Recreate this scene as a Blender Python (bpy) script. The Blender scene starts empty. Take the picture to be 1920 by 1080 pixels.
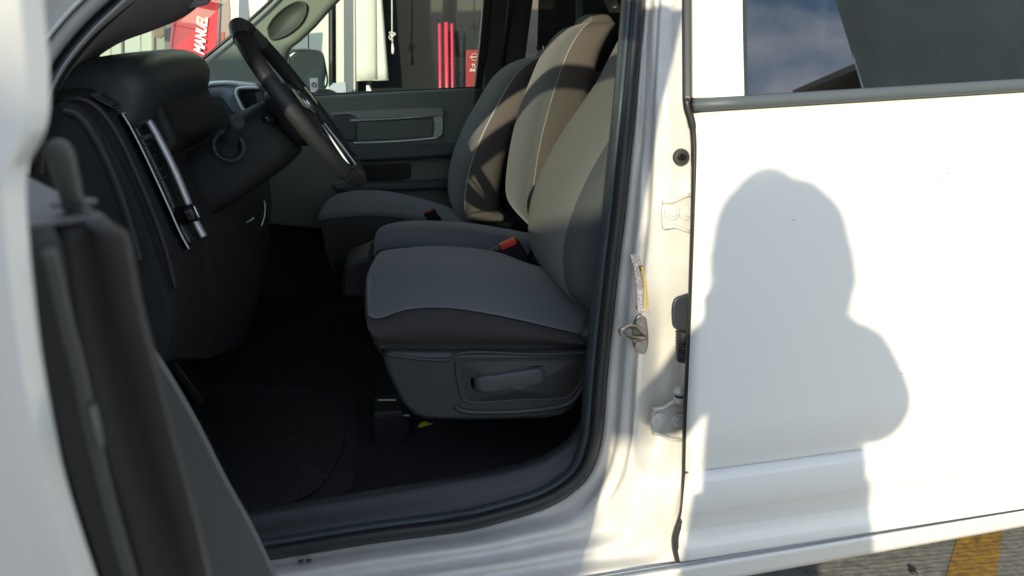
import bpy, bmesh, math, random
from mathutils import Vector, Matrix, noise
random.seed(4)
V = Vector
sc = bpy.context.scene
# ------------------------------------------------------------------ camera
# axes: X towards the tail of the truck, Y into the truck, Z up, metres.  photo pixels are 1920 x 1080
FPX = 1400.0
CAM = V((0, 0, 1.45))
Xc = V((9720, -913, 1400)).normalized()            # truck X axis in camera axes (right, down, forward)
Dc = V((240, 4734, 1400)); Dc = (Dc - Xc * Dc.dot(Xc)).normalized()
Yc = Xc.cross(Dc).normalized()
def cam2w(v): return V((v.dot(Xc), v.dot(Yc), -v.dot(Dc)))
def ray(px, py): return cam2w(V((px - 960, py - 540, FPX)).normalized())
cd = bpy.data.cameras.new('camera'); cam = bpy.data.objects.new('camera', cd); sc.collection.objects.link(cam); sc.camera = cam
r_, u_, b_ = cam2w(V((1, 0, 0))), cam2w(V((0, -1, 0))), cam2w(V((0, 0, -1)))
cam.matrix_world = Matrix(((r_.x, u_.x, b_.x, CAM.x), (r_.y, u_.y, b_.y, CAM.y), (r_.z, u_.z, b_.z, CAM.z), (0, 0, 0, 1)))
cd.sensor_width = 36; cd.lens = 36 * FPX / 1920; cd.clip_start = 0.01; cd.clip_end = 5000
cd.dof.use_dof = True; cd.dof.focus_distance = 1.45; cd.dof.aperture_fstop = 9.0
# ------------------------------------------------------------------ light
AZ, EL = math.radians(26.5), math.radians(14.5)
SUN = V((math.sin(AZ) * math.cos(EL), math.cos(AZ) * math.cos(EL), -math.sin(EL)))   # travel direction
w = bpy.data.worlds.new('World'); sc.world = w; w.use_nodes = True
nt = w.node_tree; bg = nt.nodes['Background']
sky = nt.nodes.new('ShaderNodeTexSky'); sky.sky_type = 'NISHITA'; sky.sun_disc = False
sky.sun_elevation = EL; sky.sun_rotation = math.atan2(-SUN.x, -SUN.y)
sky.air_density = 1.0; sky.dust_density = 0.3; sky.ozone_density = 2.0
tc = nt.nodes.new('ShaderNodeTexCoord'); mp = nt.nodes.new('ShaderNodeMapping'); mp.inputs['Scale'].default_value = (2.2, 6.0, 7.0); mp.inputs['Rotation'].default_value = (0.2, 0.3, 0.5)
nz = nt.nodes.new('ShaderNodeTexNoise'); nz.inputs['Scale'].default_value = 1.3; nz.inputs['Detail'].default_value = 7; nz.inputs['Distortion'].default_value = 0.6
cr_ = nt.nodes.new('ShaderNodeValToRGB'); cr_.color_ramp.elements[0].position = 0.36; cr_.color_ramp.elements[1].position = 0.72
mx = nt.nodes.new('ShaderNodeMixRGB'); mx.inputs[2].default_value = (6.6, 6.5, 6.6, 1)
ml = nt.nodes.new('ShaderNodeMath'); ml.operation = 'MULTIPLY'; ml.inputs[1].default_value = 0.7
nt.links.new(tc.outputs['Generated'], mp.inputs[0]); nt.links.new(mp.outputs[0], nz.inputs[0]); nt.links.new(nz.outputs[0], cr_.inputs[0])
nt.links.new(cr_.outputs[0], ml.inputs[0]); nt.links.new(ml.outputs[0], mx.inputs[0]); nt.links.new(sky.outputs[0], mx.inputs[1]); nt.links.new(mx.outputs[0], bg.inputs[0])
bg.inputs[1].default_value = 0.15
sl = bpy.data.lights.new('sun', 'SUN'); so = bpy.data.objects.new('sun', sl); sc.collection.objects.link(so)
sl.energy = 2.5; sl.angle = math.radians(0.55); sl.color = (1, 0.90, 0.66)
so.rotation_euler = SUN.to_track_quat('-Z', 'Y').to_euler(); so.location = (-3, -6, 6)
sc.view_settings.view_transform = 'Standard'; sc.view_settings.look = 'None'; sc.view_settings.gamma = 1
sc.view_settings.exposure = 1.0
sc.cycles.max_bounces = 8; sc.cycles.transparent_max_bounces = 12
# ------------------------------------------------------------------ helpers
DY = 1.10                                         # Y of the outer skin of the truck's near side
TUM = math.tan(math.radians(17))                  # lean-in of the side above the belt line
ZB = 1.385
def PY(px, py, Y): d = ray(px, py); return CAM + d * (Y / d.y)
def PZ(px, py, Z): d = ray(px, py); return CAM + d * ((Z - CAM.z) / d.z)
def PX(px, py, X): d = ray(px, py); return CAM + d * (X / d.x)
def PP(px, py, p, n): d = ray(px, py); return CAM + d * ((p - CAM).dot(n) / d.dot(n))
def SD(px, py, off=0.0, D=DY, sgn=1):
    """point of the truck's side surface, off metres inside the skin; leans in above the belt"""
    p = PY(px, py, D + off)
    if p.z <= ZB: return p
    return PP(px, py, V((0, D + off, ZB)), V((0, -1, TUM * sgn)))
def cr(pts, n):
    """Catmull-Rom resampling of tuples/vectors to n points (uniform in index)"""
    P = [tuple(p) for p in pts]; m = len(P); out = []
    if m == 2: P = [P[0], tuple((a + b) / 2 for a, b in zip(*P)), P[1]]; m = 3
    for i in range(n):
        t = i * (m - 1) / (n - 1); k = min(int(t), m - 2); f = t - k
        a, b, c, d = P[max(k - 1, 0)], P[k], P[k + 1], P[min(k + 2, m - 1)]
        out.append(tuple(0.5 * ((2 * b[j]) + (c[j] - a[j]) * f + (2 * a[j] - 5 * b[j] + 4 * c[j] - d[j]) * f * f + (3 * b[j] - a[j] - 3 * c[j] + d[j]) * f ** 3) for j in range(len(b))))
    return out
def crv(pts, n): return [V(p) for p in cr(pts, n)]
def px_curve(pts, n, fn): return [fn(*p) for p in cr(pts, n)]
def link(name, me, mat, parent=None, smooth=True):
    o = bpy.data.objects.new(name, me); sc.collection.objects.link(o)
    for m in (mat if isinstance(mat, (list, tuple)) else [mat]): me.materials.append(m)
    if smooth:
        for p in me.polygons: p.use_smooth = True
    if parent is not None:
        o.parent = parent; o.matrix_parent_inverse = parent.matrix_world.inverted() if parent.get('_w') is None else Matrix.Translation(-V(parent['_w']))
    o['_w'] = tuple(V((0, 0, 0)))
    return o
def mesh(name, vs, fs, mat, parent=None, smooth=True, bevel=0, seg=2, solid=0, off=1, sub=0, auto=None, mi=None):
    me = bpy.data.meshes.new(name); me.from_pydata([tuple(v) for v in vs], [], fs)
    bm = bmesh.new(); bm.from_mesh(me); bmesh.ops.recalc_face_normals(bm, faces=bm.faces); bm.to_mesh(me); bm.free(); me.update()
    o = link(name, me, mat, parent, smooth)
    if mi:
        for p, k in zip(me.polygons, mi): p.material_index = k
    if auto is None and bevel: auto = 35
    if auto is not None and smooth: me.set_sharp_from_angle(angle=math.radians(auto))
    if solid: m = o.modifiers.new('s', 'SOLIDIFY'); m.thickness = solid; m.offset = off
    if bevel: m = o.modifiers.new('b', 'BEVEL'); m.width = bevel; m.segments = seg; m.limit_method = 'ANGLE'; m.angle_limit = math.radians(35); m.harden_normals = False
    if sub: m = o.modifiers.new('u', 'SUBSURF'); m.levels = sub; m.render_levels = sub
    return o
def grid(name, rows, mat, parent=None, **k):
    n = len(rows[0]); vs = [p for r in rows for p in r]
    fs = [(i * n + j, i * n + j + 1, (i + 1) * n + j + 1, (i + 1) * n + j) for i in range(len(rows) - 1) for j in range(n - 1)]
    return mesh(name, vs, fs, mat, parent, **k)
def prism(name, pts, vec, mat, parent=None, bevel=0.002, seg=2, **k):
    n = len(pts); vec = V(vec); vs = list(pts) + [p + vec for p in pts]
    fs = [tuple(range(n)), tuple(range(2 * n - 1, n - 1, -1))] + [(i, (i + 1) % n, n + (i + 1) % n, n + i) for i in range(n)]
    return mesh(name, vs, fs, mat, parent, bevel=bevel, seg=seg, **k)
def loft(name, loops, mat, parent=None, cap=True, mi=None, **k):
    n = len(loops[0]); vs = [p for l in loops for p in l]
    fs = [(i * n + j, i * n + (j + 1) % n, (i + 1) * n + (j + 1) % n, (i + 1) * n + j) for i in range(len(loops) - 1) for j in range(n)]
    m = None
    if mi: m = [mi(j, i) for i in range(len(loops) - 1) for j in range(n)]
    if cap: fs += [tuple(range(n)), tuple(range(len(vs) - n, len(vs)))]; m = m + [0, 0] if m else None
    return mesh(name, vs, fs, mat, parent, mi=m, **k)
def tube_data(pts, rad, n=10, flat=1.0):
    loops = []; up = V((0.13, 0.3, 1)).normalized(); N = len(pts)
    for i, p in enumerate(pts):
        t = (pts[min(i + 1, N - 1)] - pts[max(i - 1, 0)]).normalized()
        a = (up - t * up.dot(t)).normalized(); b = t.cross(a); up = a
        rr = rad[i] if isinstance(rad, (list, tuple)) else rad
        loops.append([p + a * (rr * math.cos(2 * math.pi * j / n)) + b * (rr * flat * math.sin(2 * math.pi * j / n)) for j in range(n)])
    return loops
def tube(name, pts, rad, mat, parent=None, n=10, **k): return loft(name, tube_data([V(p) for p in pts], rad, n), mat, parent, **k)
def multi(name, pieces, mat, parent=None, **k):
    """several closed lofts merged in one mesh (one part made of a few pieces)"""
    vs, fs = [], []
    for loops in pieces:
        b = len(vs); n = len(loops[0]); vs += [p for l in loops for p in l]; L = len(loops)
        fs += [(b + i * n + j, b + i * n + (j + 1) % n, b + (i + 1) * n + (j + 1) % n, b + (i + 1) * n + j) for i in range(L - 1) for j in range(n)]
        fs += [tuple(range(b, b + n)), tuple(range(b + (L - 1) * n, b + L * n))]
    return mesh(name, vs, fs, mat, parent, **k)
def boxl(c, s, ax=None):
    c = V(c); ax = ax or (V((1, 0, 0)), V((0, 1, 0)), V((0, 0, 1)))
    a, b, d = [x * (q / 2) for x, q in zip(ax, s)]
    return [[c - a - b - d, c + a - b - d, c + a + b - d, c - a + b - d], [c - a - b + d, c + a - b + d, c + a + b + d, c - a + b + d]]
def box(name, c, s, mat, parent=None, ax=None, bevel=0.003, **k): return multi(name, [boxl(c, s, ax)], mat, parent, bevel=bevel, **k)
def torus_loops(c, a, b, R, r, n=64, m=12, t0=0, t1=2 * math.pi):
    nn = a.cross(b).normalized(); out = []
    for i in range(n + 1):
        t = t0 + (t1 - t0) * i / n; d = a * math.cos(t) + b * math.sin(t)
        out.append([c + d * (R + r * math.cos(2 * math.pi * j / m)) + nn * (r * math.sin(2 * math.pi * j / m)) for j in range(m)])
    return out
def disc_loops(c, a, b, R, h, n=24, prof=((1, 0), (1, 1))):
    nn = a.cross(b).normalized()
    return [[c + (a * math.cos(2 * math.pi * j / n) + b * math.sin(2 * math.pi * j / n)) * (R * q) + nn * (h * z) for j in range(n)] for q, z in prof]
def empty(name, loc, parent=None):
    o = bpy.data.objects.new(name, None); sc.collection.objects.link(o); o.location = loc; o['_w'] = tuple(loc); o.empty_display_size = .1
    if parent is not None: o.parent = parent; o.location = V(loc) - V(parent['_w'])
    return o
def tag(o, label=None, cat=None, group=None, kind=None):
    if label: o['label'] = label
    if cat: o['category'] = cat
    if group: o['group'] = group
    if kind: o['kind'] = kind
    return o
def text(name, s, org, ax, up, size, mat, parent, depth=0.001, shear=0, bold=0, sx=1.0):
    c = bpy.data.curves.new(name, 'FONT'); c.body = s; c.size = 1; c.shear = shear; c.offset = bold; c.extrude = 0.0
    t = bpy.data.objects.new(name, c); sc.collection.objects.link(t)
    dg = bpy.context.evaluated_depsgraph_get(); me = bpy.data.meshes.new_from_object(t.evaluated_get(dg))
    bpy.data.objects.remove(t); nn = ax.cross(up)
    for v in me.vertices: v.co = org + ax * (v.co.x * size * sx) + up * (v.co.y * size) + nn * 0.002
    me.materials.clear(); o = link(name, me, mat, parent, smooth=False)
    return o
# ------------------------------------------------------------------ materials
def mat(name, col, rough=0.5, metal=0, coat=0, spec=0.5, bump=None, var=None, trans=None, emit=None, sheen=0, fold=0):
    m = bpy.data.materials.new(name); m.use_nodes = True; n = m.node_tree.nodes; l = m.node_tree.links; p = n['Principled BSDF']
    p.inputs['Base Color'].default_value = (*col, 1); p.inputs['Roughness'].default_value = rough; p.inputs['Metallic'].default_value = metal
    p.inputs['Coat Weight'].default_value = coat; p.inputs['Coat Roughness'].default_value = 0.06; p.inputs['Specular IOR Level'].default_value = spec
    if sheen: p.inputs['Sheen Weight'].default_value = sheen; p.inputs['Sheen Roughness'].default_value = 0.5
    t = n.new('ShaderNodeTexCoord')
    if var:                                   # (scale, amount, second colour)
        z = n.new('ShaderNodeTexNoise'); z.inputs['Scale'].default_value = var[0]; z.inputs['Detail'].default_value = 6
        x = n.new('ShaderNodeMixRGB'); x.inputs[1].default_value = (*col, 1); x.inputs[2].default_value = (*var[2], 1)
        r = n.new('ShaderNodeValToRGB'); r.color_ramp.elements[0].position = 0.5 - var[1]; r.color_ramp.elements[1].position = 0.5 + var[1]
        l.new(t.outputs['Object'], z.inputs[0]); l.new(z.outputs[0], r.inputs[0]); l.new(r.outputs[0], x.inputs[0]); l.new(x.outputs[0], p.inputs['Base Color'])
    if bump:                                  # (kind, scale, strength)
        if bump[0] == 'weave':
            a = n.new('ShaderNodeTexWave'); a.inputs['Scale'].default_value = bump[1]; a.bands_direction = 'DIAGONAL'
            z = a
        elif bump[0] == 'leather': z = n.new('ShaderNodeTexVoronoi'); z.inputs['Scale'].default_value = bump[1]
        else: z = n.new('ShaderNodeTexNoise'); z.inputs['Scale'].default_value = bump[1]; z.inputs['Detail'].default_value = 3
        b = n.new('ShaderNodeBump'); b.inputs['Strength'].default_value = bump[2]; b.inputs['Distance'].default_value = bump[3] if len(bump) > 3 else 0.001
        l.new(t.outputs['Object'], z.inputs['Vector']); l.new(z.outputs[0], b.inputs['Height']); l.new(b.outputs[0], p.inputs['Normal'])
        if sheen or fold:                     # soft creases of seat cloth
            z2 = n.new('ShaderNodeTexNoise'); z2.inputs['Scale'].default_value = 4.5; z2.inputs['Detail'].default_value = 2; z2.inputs['Distortion'].default_value = 1.2
            b2 = n.new('ShaderNodeBump'); b2.inputs['Strength'].default_value = 0.3; b2.inputs['Distance'].default_value = 0.008
            l.new(t.outputs['Object'], z2.inputs['Vector']); l.new(z2.outputs[0], b2.inputs['Height']); l.new(b2.outputs[0], b.inputs['Normal'])
    return m
M = {}
M['paint'] = mat('white_paint', (0.80, 0.80, 0.77), 0.32, coat=0.8, var=(3.0, 0.4, (0.775, 0.775, 0.745)))
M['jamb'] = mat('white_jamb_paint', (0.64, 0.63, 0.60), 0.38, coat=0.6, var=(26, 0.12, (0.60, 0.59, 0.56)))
M['rubber'] = mat('black_rubber', (0.028, 0.028, 0.03), 0.42, bump=('n', 60, 0.15, 0.002))
M['trim'] = mat('grey_trim', (0.055, 0.06, 0.065), 0.5)
M['dash'] = mat('dash_plastic', (0.050, 0.064, 0.074), 0.42, bump=('leather', 700, 0.2, 0.0005))
M['dashl'] = mat('dash_lower', (0.020, 0.022, 0.024), 0.55, bump=('leather', 600, 0.2, 0.0005))
M['plastic'] = mat('seat_shield_plastic', (0.03, 0.033, 0.036), 0.48, bump=('leather', 900, 0.2, 0.0004))
M['lever'] = mat('lever_plastic', (0.060, 0.066, 0.072), 0.5)
M['black'] = mat('gloss_black', (0.012, 0.012, 0.013), 0.18)
M['leather'] = mat('wheel_leather', (0.032, 0.033, 0.035), 0.5, bump=('leather', 420, 0.5, 0.0006))
M['leather2'] = mat('wheel_leather_light', (0.10, 0.11, 0.12), 0.5, bump=('leather', 420, 0.4, 0.0006))
M['plain'] = mat('plain_grey_cloth', (0.112, 0.118, 0.116), 0.95, bump=('n', 900, 0.35, 0.0006), var=(420, 0.3, (0.085, 0.088, 0.087)), sheen=0.2)
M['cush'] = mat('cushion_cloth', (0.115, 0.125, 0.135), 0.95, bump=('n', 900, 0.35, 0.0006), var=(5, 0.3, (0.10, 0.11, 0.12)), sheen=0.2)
M['weave'] = mat('woven_insert_cloth', (0.30, 0.29, 0.275), 0.95, bump=('weave', 190, 0.8, 0.0012), var=(380, 0.25, (0.23, 0.22, 0.21)), fold=1)
M["brown"] = mat("sun_tinted_cloth", (0.100, 0.088, 0.080), 0.95, bump=('weave', 220, 0.5, 0.001), var=(420, 0.3, (0.09, 0.078, 0.07)), fold=1)  # warm sunlight on the near seat sides is put into this brown
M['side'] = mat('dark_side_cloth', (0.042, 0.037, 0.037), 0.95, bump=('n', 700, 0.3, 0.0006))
M['piping'] = mat('seam_piping', (0.30, 0.29, 0.27), 0.8)
M['seam'] = mat('dark_seam_thread', (0.15, 0.15, 0.16), 0.8)
M['chrome'] = mat('satin_silver', (0.75, 0.76, 0.8), 0.22, metal=1)
M['silver'] = mat('silver_trim', (0.80, 0.83, 0.84), 0.3, metal=0.2, coat=.5)
M['steel'] = mat('zinc_steel', (0.55, 0.52, 0.47), 0.38, metal=1, var=(60, 0.3, (0.36, 0.34, 0.31)))
M['carpet'] = mat('black_carpet', (0.016, 0.016, 0.018), 1.0, bump=('n', 320, 0.9, 0.004))
M['matrub'] = mat('rubber_mat', (0.026, 0.027, 0.030), 0.6, bump=('weave', 45, 0.8, 0.004))
M['head'] = mat('headliner', (0.24, 0.235, 0.225), 0.95, bump=('n', 500, 0.3, 0.0006))
M['apillar'] = mat('pillar_trim', (0.30, 0.29, 0.28), 0.7, bump=('n', 500, 0.2, 0.0005))
M['pdoor'] = mat('passenger_trim', (0.15, 0.175, 0.15), 0.6, bump=('leather', 700, 0.2, 0.0005))
M['sealcloth'] = mat('textured_seal', (0.42, 0.42, 0.39), 0.9, bump=('n', 420, 0.5, 0.001))
M['red'] = mat('red_button', (0.75, 0.035, 0.03), 0.35)
M['redbar'] = mat('red_enamel', (0.75, 0.05, 0.09), 0.3)
M['flag'] = mat('red_banner_cloth', (0.62, 0.05, 0.06), 0.8, bump=('n', 3, 0.5, 0.03))
M['white'] = mat('white_print', (0.8, 0.8, 0.78), 0.6)
M['yellow'] = mat('yellow_scrap', (0.75, 0.68, 0.06), 0.7)
M['lyellow'] = mat('label_yellow', (0.70, 0.48, 0.05), 0.5)
M['label'] = mat('label_paper', (0.72, 0.68, 0.62), 0.5, var=(260, 0.06, (0.45, 0.40, 0.38)))
M['wall'] = mat('white_cladding', (0.62, 0.66, 0.58), 0.6, var=(2, 0.4, (0.56, 0.60, 0.53)))
M['blind'] = mat('white_blind', (0.66, 0.66, 0.58), 0.7, var=(3, 0.4, (0.6, 0.6, 0.53)))
M['post'] = mat('grey_post', (0.11, 0.125, 0.15), 0.45)
M['dglass'] = mat('dark_shop_glass', (0.026, 0.027, 0.029), 0.05, spec=0.7)
M['poster'] = mat('red_poster', (0.28, 0.03, 0.035), 0.4)
M['inner'] = mat('shop_dark_interior', (0.05, 0.055, 0.05), 0.8)
M['tire'] = mat('tyre_rubber', (0.02, 0.02, 0.02), 0.8)
M['skin'] = mat('skin', (0.45, 0.26, 0.18), 0.5)
M['hair'] = mat('dark_hair', (0.02, 0.014, 0.01), 0.5, bump=('n', 200, 0.6, 0.004))
M['shirt'] = mat('pale_shirt', (0.66, 0.66, 0.64), 0.9)
M['jeans'] = mat('blue_jeans', (0.03, 0.05, 0.11), 0.9)
M['stucco'] = mat('grey_stucco', (0.60, 0.66, 0.62), 0.9, var=(1.2, 0.4, (0.36, 0.41, 0.40)))
M['concrete'] = mat('roof_tile', (0.30, 0.28, 0.24), 0.8)
M['mirror'] = mat('mirror_silver', (0.72, 0.74, 0.72), 0.02, metal=1)
def glassmat(name, tint, refl=0.06, rough=0.0, fac=1.5):
    m = bpy.data.materials.new(name); m.use_nodes = True; n = m.node_tree.nodes; l = m.node_tree.links; n.clear()
    o = n.new('ShaderNodeOutputMaterial'); t = n.new('ShaderNodeBsdfTransparent'); t.inputs[0].default_value = (*tint, 1)
    g = n.new('ShaderNodeBsdfGlossy'); g.inputs['Roughness'].default_value = rough; f = n.new('ShaderNodeFresnel'); f.inputs[0].default_value = fac
    x = n.new('ShaderNodeMixShader'); l.new(f.outputs[0], x.inputs[0]); l.new(t.outputs[0], x.inputs[1]); l.new(g.outputs[0], x.inputs[2]); l.new(x.outputs[0], o.inputs[0])
    return m
M['glass'] = glassmat('clear_glass', (0.86, 0.93, 0.86))
M['wglass'] = glassmat('green_glass', (0.78, 0.90, 0.78))
M['tint'] = glassmat('tinted_glass', (0.045, 0.055, 0.055), fac=2.6)
# ground: grooved concrete
g = mat('concrete_ground', (0.2, 0.2, 0.19), 0.85); M['ground'] = g
n = g.node_tree.nodes; l = g.node_tree.links; p = n['Principled BSDF']
t = n.new('ShaderNodeTexCoord'); mpp = n.new('ShaderNodeMapping'); mpp.inputs['Rotation'].default_value = (0, 0, 0.10)
wv = n.new('ShaderNodeTexWave'); wv.bands_direction = 'Y'; wv.inputs['Scale'].default_value = 17; wv.inputs['Distortion'].default_value = 3.5; wv.inputs['Detail'].default_value = 3; wv.inputs['Detail Scale'].default_value = 2
nz2 = n.new('ShaderNodeTexNoise'); nz2.inputs['Scale'].default_value = 35; nz2.inputs['Detail'].default_value = 8
rp = n.new('ShaderNodeValToRGB'); rp.color_ramp.elements[0].color = (0.18, 0.18, 0.175, 1); rp.color_ramp.elements[1].color = (0.38, 0.37, 0.345, 1); rp.color_ramp.elements[0].position = .3; rp.color_ramp.elements[1].position = .7
bp = n.new('ShaderNodeBump'); bp.inputs['Strength'].default_value = 0.3; bp.inputs['Distance'].default_value = 0.0012
ad = n.new('ShaderNodeMath'); ad.operation = 'ADD'
l.new(t.outputs['Object'], mpp.inputs[0]); l.new(mpp.outputs[0], wv.inputs['Vector']); l.new(t.outputs['Object'], nz2.inputs['Vector'])
l.new(nz2.outputs[0], rp.inputs[0]); l.new(rp.outputs[0], p.inputs['Base Color']); l.new(wv.outputs[0], ad.inputs[0]); l.new(nz2.outputs[0], ad.inputs[1]); l.new(ad.outputs[0], bp.inputs['Height']); l.new(bp.outputs[0], p.inputs['Normal'])
yl = g.copy(); yl.name = 'worn_yellow_paint'; M['yline'] = yl
rr = [q for q in yl.node_tree.nodes if q.type == 'VALTORGB'][0]; rr.color_ramp.elements[0].color = (0.20, 0.13, 0.06, 1); rr.color_ramp.elements[1].color = (0.60, 0.34, 0.05, 1)
# ------------------------------------------------------------------ ground
def flat(name, pts, z, m):
    return mesh(name, [(x, y, z) for x, y in pts], [tuple(range(len(pts)))], m, smooth=False)
tag(flat('ground', [(-400, -400), (400, -400), (400, 400), (-400, 400)], 0, M['ground']), 'grey grooved concrete ground', kind='structure')
a0, a1 = PZ(1790, 1040, 0.004), PZ(1850, 1040, 0.004)
q = [PZ(1772, 1085, .004), PZ(1868, 1085, .004), PZ(1880, 990, .004), PZ(1800, 990, .004)]
d1 = (q[3] - q[0]); d2 = (q[2] - q[1])
pts = [q[0] - d1 * 3, q[1] - d2 * 3, q[2] + d2 * 6, q[3] + d1 * 6]
tag(mesh('road_marking', [V((p.x, p.y, 0.0012)) for p in pts], [(0, 1, 2, 3)], M['yline'], smooth=False), 'worn yellow painted stripe', kind='structure')
# ================================================================== TRUCK
truck = tag(empty('pickup_truck', (0.6, DY + 1.0, 0)), 'white crew cab pickup truck with its front side door wide open and grey cloth seats', 'pickup truck')
T = truck
# ---- seal curve of the front door opening (outer edge of the rubber), photo pixels
SEAL = [(1232, -520), (1222, -250), (1214, -90), (1209, 0), (1201, 100), (1192, 200), (1182, 300), (1172, 400), (1160, 500), (1149, 600), (1139, 700), (1132, 790), (1125, 838), (1108, 885), (1078, 920), (1025, 952), (945, 977), (860, 997), (700, 1018), (515, 1048), (300, 1080), (60, 1116), (-250, 1165)]
OUT = [(1292, -520), (1290, -250), (1289, -90), (1289, 0), (1289, 100), (1291, 200), (1300, 300), (1299, 400), (1295, 500), (1292, 600), (1288, 700), (1284, 790), (1282, 838), (1279, 900), (1270, 970), (1280, 1056), (1130, 1082), (980, 1106), (740, 1144), (520, 1180), (300, 1216), (60, 1254), (-250, 1304)]
NS = 110
S_ = cr(SEAL, NS); O_ = cr(OUT, NS)
prof = [(0, .150), (.05, .142), (.11, .140), (.16, .134), (.20, .116), (.27, .108), (.33, .104), (.38, .084), (.50, .080), (.62, .076), (.75, .066), (.86, .060), (.94, .056), (1.0, .052), (1.06, .060)]
def bump2(x, y, cx, cy, rx, ry, a): return a * math.exp(-(((x - cx) / rx) ** 2 + ((y - cy) / ry) ** 2) ** 1.6)
rows = []
for (sx, sy), (ox, oy) in zip(S_, O_):
    row = []; fr = min(max((oy - 870) / 180, 0), 1) if sx < 1290 else 0
    if ox < 1270: fr = 1
    for k, (wv_, yo) in enumerate([(p_[0], p_[1]) for p_ in cr(prof, 40)]):
        x = sx + (ox - sx) * wv_; y = sy + (oy - sy) * wv_
        off = yo * (1 - fr) + fr * (0.150 - 0.125 * wv_ ** 0.8 + 0.006 * math.sin(wv_ * 19))
        off += bump2(x, y, 1262, 700, 48, 150, .040) + bump2(x, y, 1222, 820, 34, 64, .022) - bump2(x, y, 1265, 400, 40, 46, .006)
        off += bump2(x, y, 1212, 240, 11, 190, .010) - bump2(x, y, 1180, 610, 22, 70, .006)
        row.append(SD(x, y, off))
    rows.append(row)
body = grid('pillar_and_sill', rows, M['jamb'], T, solid=0.002)
# ---- rubber seal + inner trim band round the opening
def insetcurve(c, d):
    out = []
    for i, p_ in enumerate(c):
        a, b = c[max(i - 1, 0)], c[min(i + 1, len(c) - 1)]
        tx, ty = b[0] - a[0], b[1] - a[1]; L = math.hypot(tx, ty) or 1
        out.append((p_[0] - ty / L * d, p_[1] + tx / L * d))
    return out
def band(name, ds, m, par=T, base=S_, **k):
    cols = []
    for d, off in ds:
        # outward positive off = further inside the cab; interior lies to the left of the curve
        cols.append([SD(x, y, off) for x, y in insetcurve(base, d)])
    return grid(name, [list(r) for r in zip(*cols)], m, par, **k)
band('door_seal', [(-1, .152), (2, .134), (7, .124), (13, .122), (19, .126), (23, .138), (26, .150)], M['rubber'], solid=.002)
band('inner_seal_lip', [(24, .150), (27, .146), (31, .148), (36, .160), (40, .180), (42, .24)], M['dash'], solid=.002)
# stamped edge of the jamb: spot weld dots and drain plugs
for x, y in ((565, 1057), (580, 1056)):
    c = SD(x, y, .125); multi('drain_plug', [disc_loops(c + V((0, 0, .004)), V((1, 0, 0)), V((0, .8, -.6)), .005, .004)], M['rubber'], T)
# ---- A-pillar: outer skins, gutters and seals as swept bands (curve runs up from the cowl to the roof rail)
AP = [(86, 330), (92, 240), (100, 185), (128, 130), (180, 66), (235, 15), (285, -30), (370, -95), (500, -190), (700, -280), (950, -350), (1150, -385), (1222, -400)]
A_ = cr(AP, 90)
band('front_opening_seal', [(0, .13), (-10, .12), (-22, .125), (-32, .14)], M['rubber'], base=A_, solid=.003)
band('textured_pillar_seal', [(-30, .128), (-38, .106), (-50, .100), (-60, .108), (-64, .12)], M['sealcloth'], base=A_, solid=.003)
band('pillar_outer_skin', [(-60, .11), (-64, .09), (-68, .086), (-72, .10), (-76, .11), (-92, .108), (-110, .098), (-113, .07), (-128, .062), (-131, .082), (-140, .082), (-144, .05), (-170, .035), (-230, .03)], M['paint'], base=A_, solid=.003)
# inner trim of the pillar up to the windscreen
I0 = [(88, 330), (88, 240), (94, 185), (122, 126), (172, 64), (226, 12), (275, -34), (362, -98), (495, -192), (700, -284), (950, -354), (1170, -390)]
I1 = [(112, 330), (110, 240), (120, 188), (162, 126), (220, 83), (290, 56), (345, 32), (385, 2), (450, -40), (560, -90), (700, -140), (900, -160)]
ia, ib = cr(I0, 70), cr(I1, 70)
rows = []
for i, ((x0, y0), (x1, y1)) in enumerate(zip(ia, ib)):
    row = []
    for k in range(9):
        f = k / 8; x = x0 + (x1 - x0) * f; y = y0 + (y1 - y0) * f
        Y = 1.235 + .40 * f + max(0, (i / 69 - .55)) * .9 * f
        row.append(PY(x, y, Y) + V((0, 0, .0)))
    rows.append(row)
grid('pillar_inner_trim', rows, M['apillar'], T, solid=.004)
# roof liner, roof, floor pan, firewall, back wall, far side: close the cab
RZ = 1.87
mesh('headliner', [(-.30, 1.34, RZ - .06), (1.62, 1.30, RZ - .05), (1.62, 3.0, RZ - .05), (-.30, 2.95, RZ - .06)], [(0, 1, 2, 3)], M['head'], T, solid=.01)
rows = []
for i in range(16):
    y = -.80 + 1.60 * i / 15; rows.append([V((x, DY + 1 + y, RZ + .07 - .08 * abs(y / .8) ** 3 - zz)) for x, zz in ((-.40, .06), (-.1, .01), (.6, 0), (1.4, .01), (1.7, .03), (1.76, .08))])
grid('roof', rows, M['paint'], T, solid=.02)
mesh('floor_pan', [(-1.1, 1.26, .60), (1.62, 1.26, .60), (1.62, 2.95, .60), (-1.1, 2.95, .60)], [(0, 1, 2, 3)], M['carpet'], T, solid=.02)
box('firewall', (-1.05, 2.10, .95), (.04, 1.7, .75), M['carpet'], T)
box('cab_back_wall', (1.66, 2.10, .98), (.05, 1.68, .80), M['paint'], T)
# rear window of the cab
rw = mesh('rear_window', [(1.67, 1.42, 1.38), (1.67, 2.78, 1.38), (1.62, 2.66, 1.80), (1.62, 1.54, 1.80)], [(0, 1, 2, 3)], M['tint'], T, smooth=False)
multi('cab_back_frame', [boxl((1.65, 1.36, 1.6), (.06, .12, .46)), boxl((1.65, 2.84, 1.6), (.06, .12, .46)), boxl((1.64, 2.1, 1.85), (.06, 1.6, .08))], M['paint'], T)
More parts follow.
